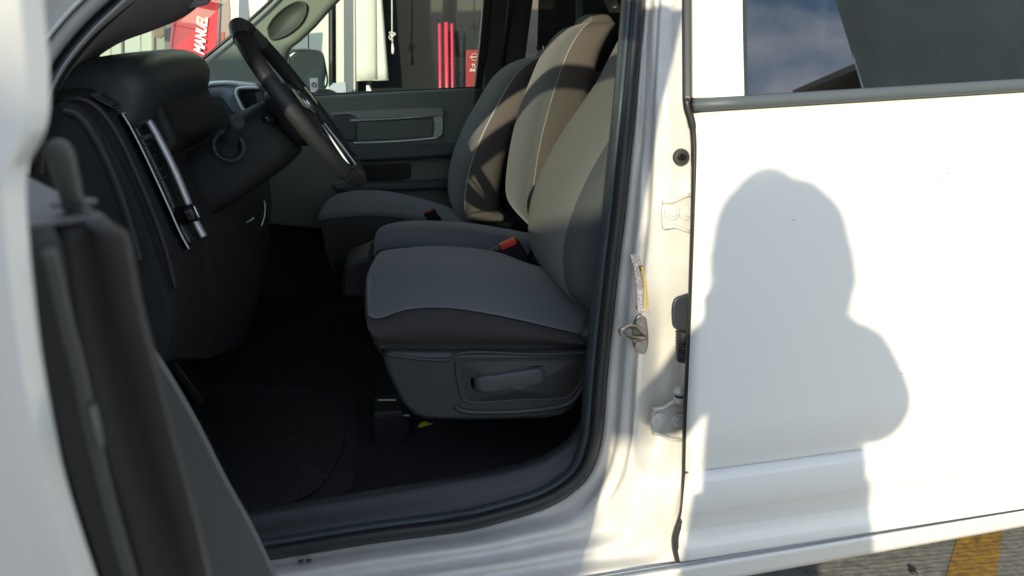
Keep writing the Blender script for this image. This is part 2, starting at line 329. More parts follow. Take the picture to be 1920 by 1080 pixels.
# carpeted sill plate inside the opening
SP0 = [(1135, 690), (1120, 800), (1098, 868), (1040, 915), (960, 940), (860, 958), (700, 985), (500, 1017), (300, 1050), (60, 1086)]
rows = []
for x, y in cr(SP0, 50):
    row = []
    for dx, dy, Y in ((8, 10, 1.245), (2, 0, 1.27), (-8, -25, 1.28), (-18, -50, 1.29), (-26, -62, 1.32), (-30, -60, 1.40)):
        row.append(PY(x + dx * .6, y + dy, Y))
    rows.append(row)
grid('sill_plate', rows, mat('sill_plate_plastic', (.034, .036, .042), .45, bump=('n', 40, .4, .003), var=(12, .3, (.024, .025, .03))), T, solid=.003)
# ---- rear door
RD = [(206, 168, .020), (215, 177, .012), (235, 200, .006), (400, 345, .001), (600, 530, -.002), (800, 718, 0), (882, 798, .000), (884, 800, .005), (886.5, 802.5, .0065), (889, 805, .001), (904, 817, -.010), (909, 821, -.0125), (960, 868, -.006), (966, 873, -.003), (994, 905, .016), (1001, 912, .016), (1030, 935, .003), (1047, 948, -.001), (1052, 952, .003), (1054, 954, .02)]
def xl(y):
    k = [(206, 1300), (300, 1305), (400, 1304), (500, 1300), (600, 1297), (700, 1292), (800, 1288), (885, 1286), (950, 1282), (1000, 1270), (1020, 1270), (1060, 1277)]
    for (a, b), (c, d) in zip(k, k[1:]):
        if y <= c: return b + (d - b) * max(0, (y - a)) / (c - a)
    return 1277
rd = empty('rear_door', (0.9, DY, 1.0), T)
rows = []
for yl_, yr, off in RD:
    x0 = xl(yl_); row = []
    for k in range(40):
        f = (k - 1) / 38 if k else 0; x = x0 + (2050 - x0) * f; y = yl_ + (yr - yl_) * (x - x0) / (1920 - x0)
        row.append(SD(x, y, off + (.03 if k == 0 else .004 if k == 1 else 0)))
    rows.append(row)
grid('door_skin', rows, M['paint'], rd, solid=.0015)
def LY(x, l, r): return l + (r - l) * (x - 1300) / 620
pb = [(x, LY(x, 186, 148)) for x in (1298, 1500, 1700, 1920, 2200)]
rows = []
for f, off in ((0, .02), (.04, .003), (.10, -.001), (.5, -.003), (.9, -.002), (.96, .001), (1, .02)):
    rows.append([SD(x, LY(x, 187, 149) + f * 20, off) for x in (1299, 1400, 1500, 1600, 1700, 1800, 1920, 2050)])
bl = [list(r) for r in rows]
grid('belt_moulding', rows, mat('grey_moulding', (.075, .09, .10), .5), rd, solid=.002)
multi('moulding_end_cap', [[[SD(1297, 188, .02), SD(1297, 206, .02), SD(1303, 206, .02), SD(1303, 188, .02)], [SD(1298, 189, -.005), SD(1298, 205, -.005), SD(1302, 205, -.007), SD(1302, 188, -.007)]]], M['rubber'], rd)
pan = [SD(x, y, .012) for x, y in ((1300, 184), (1397, 182), (1394, 60), (1391, -200), (1388, -420), (1298, -420), (1299, -200))]
prism('window_frame_panel', pan, (0, .02, 0), M['paint'], rd, bevel=.002)
gl = [SD(x, y, .022) for x, y in ((1390, 190), (1600, 178), (1800, 166), (2040, 150), (2040, -420), (1600, -420), (1380, -420))]
mesh('window_glass', gl, [tuple(range(7))], M['tint'], rd, smooth=False)
mesh('window_edge_print', [SD(1393, 182, .020), SD(1402, 182, .020), SD(1396, -300, .020), SD(1387, -300, .020)], [(0, 1, 2, 3)], M['rubber'], rd, smooth=False)
# black moulding on the pillar above the belt, and the rubber strip down the door gap
rows = []
for dx, off in ((0, .03), (2, .012), (8, .004), (12, .008), (14, .004), (18, .012), (20, .04)):
    rows.append([SD(1278 + dx - y * -.004, y, off) for y in range(-460, 196, 40)] + [SD(1279 + dx, 190, off)])
grid('gap_moulding', rows, mat('gap_moulding', (.035, .036, .042), .4), T, solid=.001)
ws = [(1288, 188), (1290, 205), (1296, 225), (1300, 250), (1302, 300), (1301, 400), (1298, 500), (1295, 600), (1290, 700), (1286, 800), (1284, 885), (1281, 950), (1272, 985), (1266, 1010), (1268, 1035), (1273, 1052)]
wsr = [(5, 3)] * 14
rows = []
cw = cr(ws, 60)
for i, (x, y) in enumerate(cw):
    h = 5.5 if y > 240 else 7.5
    if y > 990: h = 6.5
    rows.append([SD(x - h, y, .03), SD(x - h * .8, y, .012), SD(x, y, .004), SD(x + h * .8, y, .008), SD(x + h, y, .03)])
grid('gap_weatherstrip', rows, M['rubber'], rd, solid=.001)
# rocker panel below the doors
def L1(x): return 1052 + (x - 1277) * -.1617
def L2(x): return 1100 + (x - 1277) * -.1788
rows = []
for f, off in ((-.10, .10), (-.02, .055), (0, .030), (.04, .012), (.10, .016), (.16, .010), (.22, -.006), (.30, -.010), (.42, -.006), (.8, -.002), (.94, .002), (1.0, .010), (1.02, .05), (1.02, .25)):
    rows.append([SD(x, L1(x) + (L2(x) - L1(x)) * f + 2, off) for x in range(-200, 2100, 50)])
grid('rocker_panel', rows, M['paint'], T, solid=.002)
for x, y in ((1775, 325), (1757, 333), (1487, 412), (1690, 700), (1850, 560)):
    multi('paint_chip', [disc_loops(SD(x, y, -.004), V((1, 0, 0)), V((0, 0, 1)), random.uniform(.0005, .0008), .004, 7, ((1, 0), (.8, 1)))], M['rubber'], rd)
# outer body forward of the opening and rear of the door, for the sidestep views
# ---- stamped hinge plates, bolts, check strap, striker, label ...
def plate(name, pts, off, th, m, par=T, n=40, **k):
    ps = [SD(x, y, off) for x, y in cr(pts + [pts[0]], n)[:-1]]
    return prism(name, ps, (0, -th, 0), m, par, **k)
def hexbolt(x, y, off, r, par, m=None, ring=True):
    c = SD(x, y, off); a, b = V((1, 0, 0)), V((0, 0, 1)); m = m or M['jamb']
    pcs = [[[c + V((0, -z, 0)) + (a * math.cos(j * math.pi / 3 + .4) + b * math.sin(j * math.pi / 3 + .4)) * r * s for j in range(6)] for z, s in ((0, 1), (.006, 1), (.007, .85))]]
    if ring: pcs.append([[c + V((0, -z, 0)) + (a * math.cos(j * math.pi / 12) + b * math.sin(j * math.pi / 12)) * r * s for j in range(24)] for z, s in ((0, 1.75), (.0025, 1.7), (.003, 1.5))])
    return multi('bolt', pcs, m, par, smooth=False)
h1 = plate('upper_hinge', [(1240, 378), (1262, 376), (1280, 366), (1303, 362), (1306, 400), (1303, 438), (1285, 432), (1268, 424), (1243, 428), (1239, 405)], .058, .007, M['jamb'], bevel=.002)
for c_ in (((1242, 379), (1264, 377), (1282, 368), (1302, 363)), ((1243, 427), (1266, 424), (1284, 431), (1302, 437))): tube('hinge_rib', [SD(x, y, .050) for x, y in c_], .0035, M['jamb'], h1, n=8)
hexbolt(1260, 398, .049, .0075, h1); hexbolt(1288, 398, .049, .0075, h1)
h2 = plate('lower_hinge', [(1222, 768), (1240, 765), (1262, 752), (1284, 750), (1286, 790), (1282, 826), (1258, 824), (1240, 816), (1222, 812), (1219, 798), (1224, 789), (1219, 780)], .083, .007, M['jamb'], bevel=.002)
for c_ in (((1224, 768), (1244, 766), (1262, 754), (1282, 751)), ((1224, 812), (1240, 815), (1258, 823), (1280, 825))): tube('hinge_rib', [SD(x, y, .074) for x, y in c_], .004, M['jamb'], h2, n=8)
hexbolt(1236, 788, .074, .009, h2); hexbolt(1272, 790, .074, .009, h2)
cpin = SD(1274, 750, .055)
multi('hinge_pin', [[[cpin + V((r * math.cos(j * math.pi / 8), r * math.sin(j * math.pi / 8), z)) for j in range(16)] for z, r in ((-.004, .009), (.004, .010), (.006, .008), (.013, .008), (.014, .011), (.018, .011), (.019, .006), (.024, .006))]], M['jamb'], h2)
multi('grease_ring', [[[cpin + V((r * math.cos(j * math.pi / 8), r * math.sin(j * math.pi / 8), z)) for j in range(16)] for z, r in ((.0065, .0085), (.0085, .009), (.0105, .0085))]], M['rubber'], h2)
# door switch
c = SD(1276, 294, .052)
dsw = multi('door_switch', [disc_loops(c, V((1, 0, 0)), V((0, 0, 1)), .0135, .006, 28, ((1, 0), (1, .5), (.9, 1), (.62, 1.1), (.6, .7), (0.01, .7)))], mat('switch_plastic', (.05, .048, .045), .45), T, auto=40)
prism('switch_button', [c + V((.0052 * math.cos(t * math.pi / 12) * (1.35), -.003, .0052 * math.sin(t * math.pi / 12))) for t in range(24)], (0, -.005, 0), M['black'], dsw, bevel=.001)
# black grommet + cable boot
plate('grommet', [(1262, 560), (1272, 554), (1300, 553), (1302, 617), (1272, 617), (1261, 612), (1258, 598), (1258, 574)], .056, .007, mat('grommet_plastic', (.03, .036, .045), .4), bevel=.004, seg=4)
bo = []
for k in range(44):
    y = 620 + k * 1.3; c = SD(1283, y, .05); r = .0135 + .0022 * math.sin(k * 1.45)
    bo.append([c + V((r * math.cos(j * math.pi / 8), r * math.sin(j * math.pi / 8), 0)) for j in range(16)])
loft('cable_boot', bo, M['rubber'], T)
# striker
c0 = SD(1197, 625, .083)
st = plate('striker', [(1196, 589), (1206, 591), (1211, 604), (1213, 640), (1208, 660), (1198, 661), (1188, 650), (1185, 632), (1187, 605)], .088, .006, M['steel'], bevel=.0025, seg=3)
tube('striker_loop', crv([SD(1208, 628, .085), SD(1194, 616, .060), SD(1180, 612, .048), SD(1170, 616, .040), SD(1164, 619, .040), SD(1166, 625, .040), SD(1176, 631, .046), SD(1190, 634, .058), SD(1208, 634, .085)], 40), .0042, M['steel'], st)
for x, y in ((1199, 604), (1197, 647)):
    multi('striker_screw', [disc_loops(SD(x, y, .081), V((1, 0, 0)), V((0, 0, 1)), .008, .003, 20, ((1, 0), (.9, 1), (.55, 1), (.5, .3), (.01, .3)))], M['steel'], st, auto=30)
# warning label: white strip with two yellow rules, following the curved jamb
def strip(name, c, wdt, m, off, par, n=24):
    cc = cr(c, n); return grid(name, [[SD(x - wdt / 2, y, off(x, y)), SD(x + wdt / 2, y, off(x, y))] for x, y in cc], m, par, smooth=False)
def jo(x, y):   # local jamb depth, a hair proud
    best = None
    for (sx, sy), (ox, oy) in zip(S_, O_):
        if best is None or abs(sy - y) < best[0]: best = (abs(sy - y), sx, ox)
    f = (x - best[1]) / (best[2] - best[1]); pr = cr(prof, 40); f = min(max(f, 0), 1)
    for a, b in zip(pr, pr[1:]):
        if b[0] >= f: o_ = a[1] + (b[1] - a[1]) * (f - a[0]) / (b[0] - a[0] + 1e-9); break
    o_ += bump2(x, y, 1262, 700, 48, 150, .040) + bump2(x, y, 1222, 820, 34, 64, .022) - bump2(x, y, 1265, 400, 40, 46, .006)
    return o_ + bump2(x, y, 1212, 240, 11, 190, .010) - bump2(x, y, 1180, 610, 22, 70, .006) - .003
lb = strip('warning_label', [(1191, 476), (1199, 505), (1204, 540), (1206, 586)], 20, M['label'], jo, T)
strip('yellow_rule', [(1184, 478), (1191, 510), (1196, 545), (1197, 565)], 3.2, M['lyellow'], lambda x, y: jo(x, y) - .001, lb)
strip('yellow_rule', [(1203, 500), (1209, 525), (1212, 555), (1212, 584)], 4.0, M['lyellow'], lambda x, y: jo(x, y) - .001, lb)
strip('black_box', [(1201, 498), (1204, 508)], 6, M['black'], lambda x, y: jo(x, y) - .0016, lb)
for k in range(3):
    strip('text_line', [(1189 + k * 4, 480), (1196 + k * 4, 508), (1200 + k * 3.2, 540), (1201 + k * 3, 578)], .9, mat('label_ink', (.25, .22, .2), .6), lambda x, y: jo(x, y) - .001, lb)
multi('plug', [disc_loops(SD(1198, 576, jo(1198, 576)), V((1, 0, 0)), V((0, 0, 1)), .0055, .003, 18, ((1, 0), (.8, 1), (.3, .6)))], M['steel'], T)
# ================================================================== DASHBOARD
da = empty('dashboard', (-.6, DY + 1, 1.0), T)
ST = [  # (Y, photo curve from top edge of the fascia down)
 (1.255, [(106, 200), (118, 192), (150, 212), (190, 262), (228, 330), (262, 415), (290, 500), (312, 575), (322, 620), (300, 690)]),
 (1.28, [(118, 186), (134, 186), (168, 208), (205, 258), (243, 330), (276, 410), (303, 490), (324, 560), (332, 610), (310, 680)]),
 (1.36, [(140, 168), (165, 170), (205, 208), (240, 262), (275, 335), (308, 410), (332, 475), (348, 540), (352, 600), (330, 670)]),
 (1.375, [(146, 166), (172, 170), (216, 216), (250, 280), (285, 352), (316, 425), (340, 470), (354, 540), (358, 600), (336, 670)]),
 (1.50, [(180, 160), (214, 172), (256, 212), (292, 275), (328, 345), (356, 410), (371, 446), (384, 520), (392, 590), (370, 670)]),
 (1.56, [(200, 160), (240, 176), (282, 218), (318, 275), (350, 335), (380, 400), (395, 440), (408, 510), (414, 590), (395, 670)]),
 (1.80, [(300, 200), (330, 214), (362, 240), (398, 280), (420, 330), (440, 380), (455, 420), (468, 480), (475, 560), (450, 640)]),
 (2.05, [(350, 150), (368, 160), (388, 190), (420, 240), (450, 290), (480, 340), (498, 380), (505, 430), (500, 500), (480, 580)]),
]
loops = []
for Y, c in ST:
    p_ = [PY(x, y, Y) for x, y in cr(c, 28)]
    b = [p_[-1] + V((-.25, 0, 0)), p_[0] + V((-.35, 0, -.02))]
    loops.append(p_ + b)
L8 = [crv([l[j] for l in loops], 36) for j in range(len(loops[0]))]
loops = [[L8[j][i] for j in range(len(L8))] for i in range(36)]
loft('fascia', loops, M['dashl'], da, auto=50)
for dY, cv, r_w in ((1.270, [(112, 190), (150, 186), (186, 206), (222, 256), (256, 328), (287, 402), (311, 472), (328, 540)], .0045), (1.252, [(120, 208), (148, 218), (180, 262), (212, 330), (240, 410), (262, 490)], .007)):
    tube('fascia_ridge', [PY(x, y, dY) for x, y in cr(cv, 40)], r_w, M['dashl'], da, n=12)
# passenger side of the dash: plain body running on to the far side
pp = [(-.62, 1.30), (-.55, 1.31), (-.49, 1.27), (-.46, 1.18), (-.44, 1.05), (-.46, .92), (-.52, .80), (-.9, .8), (-.9, 1.28)]
ll = [[V((x + dx, Y, z + dz)) for x, z in cr(pp, 40)] for Y, dx, dz in ((2.04, 0, .02), (2.1, .02, .03), (2.5, 0, .02), (2.9, -.02, .01), (2.98, -.06, 0))]
loft('passenger_fascia', ll, M['dash'], da, auto=50)
# top pad / instrument hood
hood = [(90, 205), (125, 172), (160, 128), (205, 111), (260, 99), (312, 93), (342, 93), (366, 104), (378, 122), (380, 140), (375, 165), (366, 186), (345, 202), (315, 215), (250, 222), (160, 222)]
hp = cr(hood, 60); cx_, cz_ = 260, 150
HL = []
box('dash_core', (-.86, 2.1, 1.07), (.38, 1.66, .50), M['dashl'], da)
for Y, s, dx, dy in ((1.40, .82, -6, 36), (1.41, .90, -3, 31), (1.43, .96, -1, 26), (1.47, .99, 0, 21), (1.60, 1.0, 0, 9), (1.80, 1.0, 0, 0), (1.90, .98, -3, 2), (1.96, .90, -8, 8)):
    base = [PY(x, y, 1.80) for x, y in hp]; c = PY(cx_, cz_, 1.8)
    sh = PY(cx_ + dx, cz_ + dy, 1.8) - c
    HL.append([V((c.x + (p_.x - c.x) * s + sh.x, Y, c.z + (p_.z - c.z) * s + sh.z)) for p_ in base])
hm = [crv([l[j] for l in HL], 24) for j in range(60)]
loft('instrument_hood', [[hm[j][i] for j in range(60)] for i in range(24)], M['dash'], da, auto=60)
prism('instrument_cluster', [V((q_.x, 1.50, q_.z)) for q_ in (PY(x, y, 1.80) for x, y in ((290, 160), (350, 150), (368, 170), (392, 222), (402, 246), (385, 268), (330, 268), (300, 240)))], (0, .44, 0), mat('cluster_black', (.012, .013, .014), .6), da, bevel=.02, seg=4)
prism('stack_filler', [PY(x, y, 2.30) for x, y in ((380, 172), (470, 172), (470, 300), (380, 300))], (0, .4, 0), M['dashl'], da, bevel=.01)
# dash top pad running to the windscreen base across the cab
mesh('dash_top', [V((-.45, 1.26, 1.24)), V((-.52, 1.5, 1.33)), V((-.56, 2.0, 1.35)), V((-.60, 2.97, 1.33)), V((-1.05, 2.9, 1.36)), V((-1.05, 1.5, 1.36)), V((-.9, 1.28, 1.25))], [tuple(range(7))], M['dash'], da, smooth=False, solid=.02)
# small demister vent on the near top corner
def fq(pts, Y0, Y1):   # quad in the fascia surface given photo px, Y varies left (Y0) to right (Y1)
    return [PY(x, y, Y) for x, y, Y in pts]
vt = [PY(163, 187, 1.335), PY(206, 178, 1.455), PY(241, 201, 1.47), PY(205, 210, 1.35)]
n0 = (vt[1] - vt[0]).cross(vt[3] - vt[0]).normalized(); n0 = n0 if n0.z > 0 else -n0
dv = mesh('demister_vent', [p_ + n0 * .008 for p_ in vt], [(0, 1, 2, 3)], M['black'], da, smooth=False)
tube('vent_rim', [p_ + n0 * .009 for p_ in vt + [vt[0]]], .0016, M['trim'], dv, n=6)
sl_ = []
for k in range(1, 7):
    f = k / 7; a, b = vt[0].lerp(vt[3], f) + n0 * .010, vt[1].lerp(vt[2], f) + n0 * .010
    sl_.append(tube_data([a, b], .0018, 6))
multi('vent_slats', sl_, M['trim'], dv)
# outboard air vent + light switch panel: curved strip with silver rims
def strip3(f, a, b):
    return a[f]
PL = crv([PY(x, y, 1.375) for x, y in ((216, 217), (233, 245), (256, 290), (282, 345), (305, 395), (325, 440), (342, 471))], 40)
PR = crv([PY(x, y, 1.50) for x, y in ((250, 212), (268, 233), (290, 272), (315, 322), (336, 372), (353, 415), (370, 447))], 40)
nn_ = (PR[20] - PL[20]).cross(PL[30] - PL[10]).normalized(); nn_ = nn_ if nn_.x > 0 else -nn_
vp = grid('air_vent_panel', [[l.lerp(r, f) + nn_ * (.010 - d) for f, d in ((0, 0), (.06, .002), (.12, .010), (.8, .010), (.86, .004), (1, 0))] for l, r in zip(PL, PR)], M['black'], da, solid=.004)
tube('silver_rim', [PL[0].lerp(PR[0], f) + nn_ * .012 for f in (.95, .5, .05)] + [p_ + nn_ * .012 for p_ in PL], .0016, M['silver'], vp, n=6)
grid('silver_trim', [[l.lerp(r, f) + nn_ * d for f, d in ((.90, .003), (.905, .016), (.93, .019), (1.0, .019), (1.03, .014), (1.04, .004))] for l, r in zip(PL, PR)], mat('bright_trim', (.62, .62, .68), .3, metal=.35, coat=.6), vp, solid=.001)
sl_ = []
for k in range(1, 8):
    i = int(2 + k * 2.7); sl_.append(tube_data([PL[i].lerp(PR[i], .12) + nn_ * .003, PL[i].lerp(PR[i], .84) + nn_ * .003], .0014, 6))
multi('vent_slats', sl_, M['trim'], vp)
i = 10; a = PL[i].lerp(PR[i], .35) + nn_ * .016
box('vent_tab', a, (.012, .03, .008), M['lever'], vp, bevel=.002)
k_ = PY(346, 404, 1.475) ; kc = k_ + nn_ * .012
ka = (PR[20] - PL[20]).normalized(); kb = nn_.cross(ka)
multi('switch_knob', [disc_loops(kc - nn_ * .004, ka, kb, .0175, .013 * (1 if ka.cross(kb).dot(nn_) > 0 else -1), 32, ((1.05, 0), (1, .3), (.98, .9), (.90, 1.05), (.5, 1.1), (.01, 1.1)))], mat('knob_gloss', (.02, .02, .022), .12), vp, auto=50)
kt = kc + nn_ * .011
box('knob_ridge', kt, (.026, .005, .004), M['chrome'], vp, ax=(kb, ka, nn_), bevel=.003)
for k, i in enumerate((25, 27)):
    a = PL[i].lerp(PR[i], .3) + nn_ * .006; box('switch_icon', a, (.010, .016, .001), M['lever'], vp, ax=((PL[i + 1] - PL[i]).normalized(), ka, nn_), bevel=0)
# centre stack beyond the wheel
csb = [PY(x, y, 2.18) for x, y in ((377, 165), (385, 158), (420, 154), (460, 156), (492, 160), (520, 175), (530, 215), (515, 270), (470, 290), (440, 250), (420, 200))]
ctr = prism('centre_stack', csb, (.0, .38, .0), M['dash'], da, bevel=.012, seg=4)
cs2 = crv([PY(x, y, 2.165) for x, y in ((378, 164), (395, 181), (415, 184), (428, 196), (440, 214))], 20)
grid('satin_bezel', [[PY(x0, y0, 2.17), PY(x1, y1, 2.17)] for (x0, y0), (x1, y1) in zip(cr([(378, 160), (400, 158), (424, 157), (446, 163), (446, 180), (455, 208)], 24), cr([(382, 172), (392, 181), (414, 183), (422, 190), (432, 204), (444, 216)], 24))], mat('satin_blue_grey', (.22, .25, .30), .4), ctr, solid=.003)
tube('silver_arc', crv([PY(x, y, 2.165) for x, y in ((383, 161), (400, 156), (430, 155), (460, 158), (480, 160))], 20), .006, M['silver'], ctr)
tube('vent_ring', crv([PY(x, y, 2.16) for x, y in ((485, 164), (460, 164), (446, 166), (443, 176), (448, 190), (459, 208), (476, 212))], 40), .0045, M['silver'], ctr)
prism('stack_vent', [PY(x, y, 2.166) for x, y in ((485, 168), (452, 169), (449, 178), (456, 192), (464, 205), (480, 207))], (0, .004, 0), M['black'], ctr, bevel=.001)
prism('vent_button', [PY(x, y, 2.155) for x, y in ((478, 174), (492, 174), (496, 190), (482, 190))], (0, .01, 0), M['lever'], ctr, bevel=.002)
# ---- steering column, stalk and ring
colc = PY(500, 260, 1.66); wc = PY(566, 198, 1.66)
ax_ = (wc - colc).normalized()
WT = (PY(455, 52, 1.66) - PY(681, 345, 1.66)).normalized(); WY = V((0, 1, 0)); WN = WY.cross(WT).normalized(); WN = WN if WN.x > 0 else -WN
loops = []
for s, r in ((-.34, .045), (-.30, .055), (-.22, .060), (-.10, .062), (-.055, .056), (-.045, .045)):
    c = wc + WN * s + V((0, 0, -.012)); loops.append([c + WY * r * math.copysign(abs(math.cos(t)) ** .7, math.cos(t)) + WT * r * 1.15 * math.copysign(abs(math.sin(t)) ** .7, math.sin(t)) for t in [2 * math.pi * j / 28 for j in range(28)]])
colm = loft('steering_column', loops, M['dashl'], T, auto=45)
kn = PY(445, 229, 1.50); kax = (PY(430, 270, 1.56) - kn).normalized(); ka, kb = kax.orthogonal().normalized(), None; kb = kax.cross(ka)
multi('column_knob', [disc_loops(kn, ka, kb, .0155, .05, 28, ((.01, -.1), (.8, -.1), (.97, -.04), (1, .05), (1, 1), (.7, 1.02))), disc_loops(kn + kax * .048, ka, kb, .013, .05, 24, ((1, 0), (1.1, .6), (1.5, 1)))], mat('knob_plastic', (.045, .052, .062), .5), da, auto=40)
rc = PY(429, 274, 1.58)
ra = (PY(429, 250, 1.58) - rc).normalized(); rb = V((.25, .95, -.1)).normalized(); rb = (rb - ra * rb.dot(ra)).normalized()
multi('switch_ring', [torus_loops(rc, (PY(408, 272, 1.58) - rc).normalized(), ra, .028, .005, 40, 10)], M['dash'], da)
# ---- steering wheel
sw = empty('steering_wheel', wc, T)
R = .190
def rimloops(t0, t1, rr, n=50): return torus_loops(wc, WT, WY, R, rr, n, 16, t0, t1)
for a, b in ((-2.5, -.62), (.62, 2.5)): multi('rim', [rimloops(a, b, .0165)], M['leather'], sw)
for a, b in ((-.62, -.24), (.24, .62)): multi('rim_grip', [rimloops(a, b, .0170)], M['leather2'], sw)
for a, b in ((-.24, .24), (2.5, 2 * math.pi - 2.5)): multi('rim_cap', [rimloops(a, b, .0165)], M['leather'], sw)
for a in (-.62, .62, -.24, .24, 2.5, -2.5): multi('rim_seam', [torus_loops(wc + (WT * math.cos(a) + WY * math.sin(a)) * R, WT * math.cos(a) + WY * math.sin(a), WN, .0171, .0008, 20, 5)], M['black'], sw)
hc = wc - WN * .022
hub = []
for z, s in ((-.03, .80), (-.02, .95), (0, 1.0), (.012, .97), (.024, .85), (.030, .5), (.031, .02)):
    hub.append([hc + WN * z + WY * (.085 * s * math.copysign(abs(math.cos(t)) ** .65, math.cos(t))) + WT * (.07 * s * math.copysign(abs(math.sin(t)) ** .65, math.sin(t)) - .005) for t in [2 * math.pi * j / 40 for j in range(40)]])
hb = loft('hub', hub, M['leather'], sw)
def spoke(a, w0, w1):
    d = WT * math.cos(a) + WY * math.sin(a); q_ = WN.cross(d); out = []
    for f in range(8):
        g_ = f / 7; rr = .06 + (R - .06) * g_; ww = w0 + (w1 - w0) * g_; zz = -.014 + .014 * g_
        c = wc + d * rr + WN * (zz - .004); out.append([c - q_ * ww - WN * .008, c + q_ * ww - WN * .008, c + q_ * ww + WN * .004, c + q_ * ww * .6 + WN * .009, c - q_ * ww * .6 + WN * .009, c - q_ * ww + WN * .004])
    return out
multi('spoke', [spoke(math.pi / 2 - .12, .028, .02)], M['leather'], sw); multi('spoke', [spoke(-math.pi / 2 + .12, .028, .02)], M['leather'], sw)
multi('spoke', [spoke(math.pi - .42, .014, .013)], M['black'], sw); multi('spoke', [spoke(math.pi + .42, .014, .013)], M['black'], sw)
for s in (-1, 1):
    c = [wc + WT * (-.055 - .125 * f) + WY * s * (.028 + .055 * f - .02 * f * f) + WN * (.012 - .004 * f) for f in [i / 10 for i in range(11)]]
    tube('spoke_accent', c, [.0012 + .0015 * math.sin(math.pi * f / 10) for f in range(11)], M['silver'], sw, n=8)
    pp = [wc + WT * (a + .012) + WY * s * b + WN * .014 for a, b in ((.02, .095), (.02, .14), (-.02, .15), (-.03, .10))]
    prism('button_pad', pp, WN * .004, M['black'], sw, bevel=.003)
eb = wc + WN * .012
multi('emblem', [torus_loops(eb, WT, WY, .026, .0025, 32, 8), tube_data([eb + WT * .02 + WN * .002, eb - WY * .014 - WT * .005 + WN * .003, eb - WT * .02 + WN * .002, eb + WY * .014 - WT * .005 + WN * .003, eb + WT * .02 + WN * .002], .004, 6)], M['chrome'], hb)
# stalks
tube('wiper_stalk', [wc - WN * .06 - WY * .05, wc - WN * .052 - WY * .13 + WT * .01, wc - WN * .05 - WY * .165 + WT * .015], [.007, .008, .010], M['black'], colm)
# knee panel, pedals, ignition bits
box('far_kick_panel', (.25, 3.04, .92), (2.7, .03, .66), M['carpet'], T)
for nm, x, wd in (('brake_pedal', 1.70, .10), ('accelerator_pedal', 1.86, .055)):
    multi(nm, [boxl((-.56, x, .74), (.02, wd, .09 if wd > .08 else .14), (V((.9, 0, .4)), V((0, 1, 0)), V((-.4, 0, .9)))), boxl((-.66, x, .86), (.012, .02, .26), (V((.9, 0, .4)), V((0, 1, 0)), V((-.4, 0, .9))))], M['rubber'], T, bevel=.003)
tube('wire_glint', crv([PY(x, y, 1.7) for x, y in ((490, 424), (496, 405), (497, 385), (495, 376))], 12), .0011, M['silver'], da, n=6)
multi('key_glint', [tube_data(crv([PY(x, y, 1.72) for x, y in ((462, 417), (470, 413), (476, 408))], 8), .0012, 6)], M['silver'], da)
# ================================================================== SEATS
def seatback(name, par, sil, Yc, hw, th, m_front, m_side, rd=.5, nloop=64, cut=.52, tilt=0.0):
    """sil: front silhouette in photo px from the top down; th: thickness per point"""
    n = 34; P = []
    for x, y, t_, h_ in cr([(a[0], a[1], t, h) for a, t, h in zip(sil, th, hw)], n):
        p_ = PY(x, y, Yc); P.append((p_.x, p_.z, t_, h_))
    loops = []; keys = []
    for i, (x, z, t_, h_) in enumerate(P):
        lp = []
        for j in range(nloop):
            a = 2 * math.pi * j / nloop; c_, s_ = math.cos(a), math.sin(a)
            lp.append(V((x + t_ / 2 - t_ / 2 * math.copysign(abs(c_) ** .62, c_), Yc + h_ * math.copysign(abs(s_) ** .55, s_), z + .0)))
        loops.append(lp)
    # a = 0 is the front (-X), a = 3pi/2 is the near side (-Y)
    def mi(j, i):
        a = 2 * math.pi * (j + .5) / nloop
        d = min(abs(a - 3 * math.pi / 2), 10); return 1 if d < cut * math.pi / 1 * .5 + .12 or abs(a - math.pi / 2) < .5 or (math.pi / 2 < a < 3 * math.pi / 2) else 0
    t0 = loops[0]; cc = sum(t0, V((0, 0, 0))) / nloop
    capl = [[cc.lerp(p_, s) + V((0, 0, dz)) for p_ in t0] for s, dz in ((.02, .026), (.45, .024), (.75, .018), (.93, .008))]
    o = loft(name, capl + loops, [m_front, m_side], par, mi=lambda j, i: mi(j, max(0, i - 4)), auto=None)
    ja = int(round((3 * math.pi / 2 + cut * math.pi * .5 + .12) / (2 * math.pi) * nloop)) % nloop
    pts_ = [l[ja] for l in capl[1:] + loops]
    return o, pts_
# driver seat
ds = empty('driver_seat', (.2, 1.66, .7), T)
o, pc = seatback('backrest', ds, [(1190, 60), (1172, 110), (1150, 158), (1118, 205), (1078, 265), (1042, 330), (1018, 395), (1010, 445), (1016, 495), (1040, 530), (1075, 570), (1100, 600)], 1.66,
    [.15, .20, .225, .235, .245, .25, .25, .25, .25, .245, .24, .235], [.08, .10, .12, .13, .14, .15, .155, .16, .155, .15, .14, .13], M['weave'], mat('bolster_cloth', (.085, .09, .095), .95, bump=('n', 900, .3, .0006)), cut=.50)
tube('back_seam', [p_ for p_ in pc[::2]], .0016, M['seam'], o, n=6)
def cushion(par, name, top, Yn, Yf, zfun, m_top, m_side, seamY=None, h=.11, crown=.02, nx=30, ny=22, edge=.035):
    """top: near seam curve in photo px front->rear on plane Yn"""
    P = [PY(x, y, Yn) for x, y in cr(top, nx)]
    rows = []
    for i, p_ in enumerate(P):
        row = []
        for j in range(ny):
            f = j / (ny - 1); y = Yn + (Yf - Yn) * f
            e = min(1, max(0, math.sin(math.pi * f)) ** .45)
            fr = max(0, 1 - i / 4.0) ** 2
            dz = crown * e + zfun(i / (nx - 1), f)
            row.append(V((p_.x - .02 * math.sin(math.pi * f), y, p_.z + dz)))
        rows.append(row)
    o = grid(name, rows, m_top, par, solid=.006)
    return o, P, rows
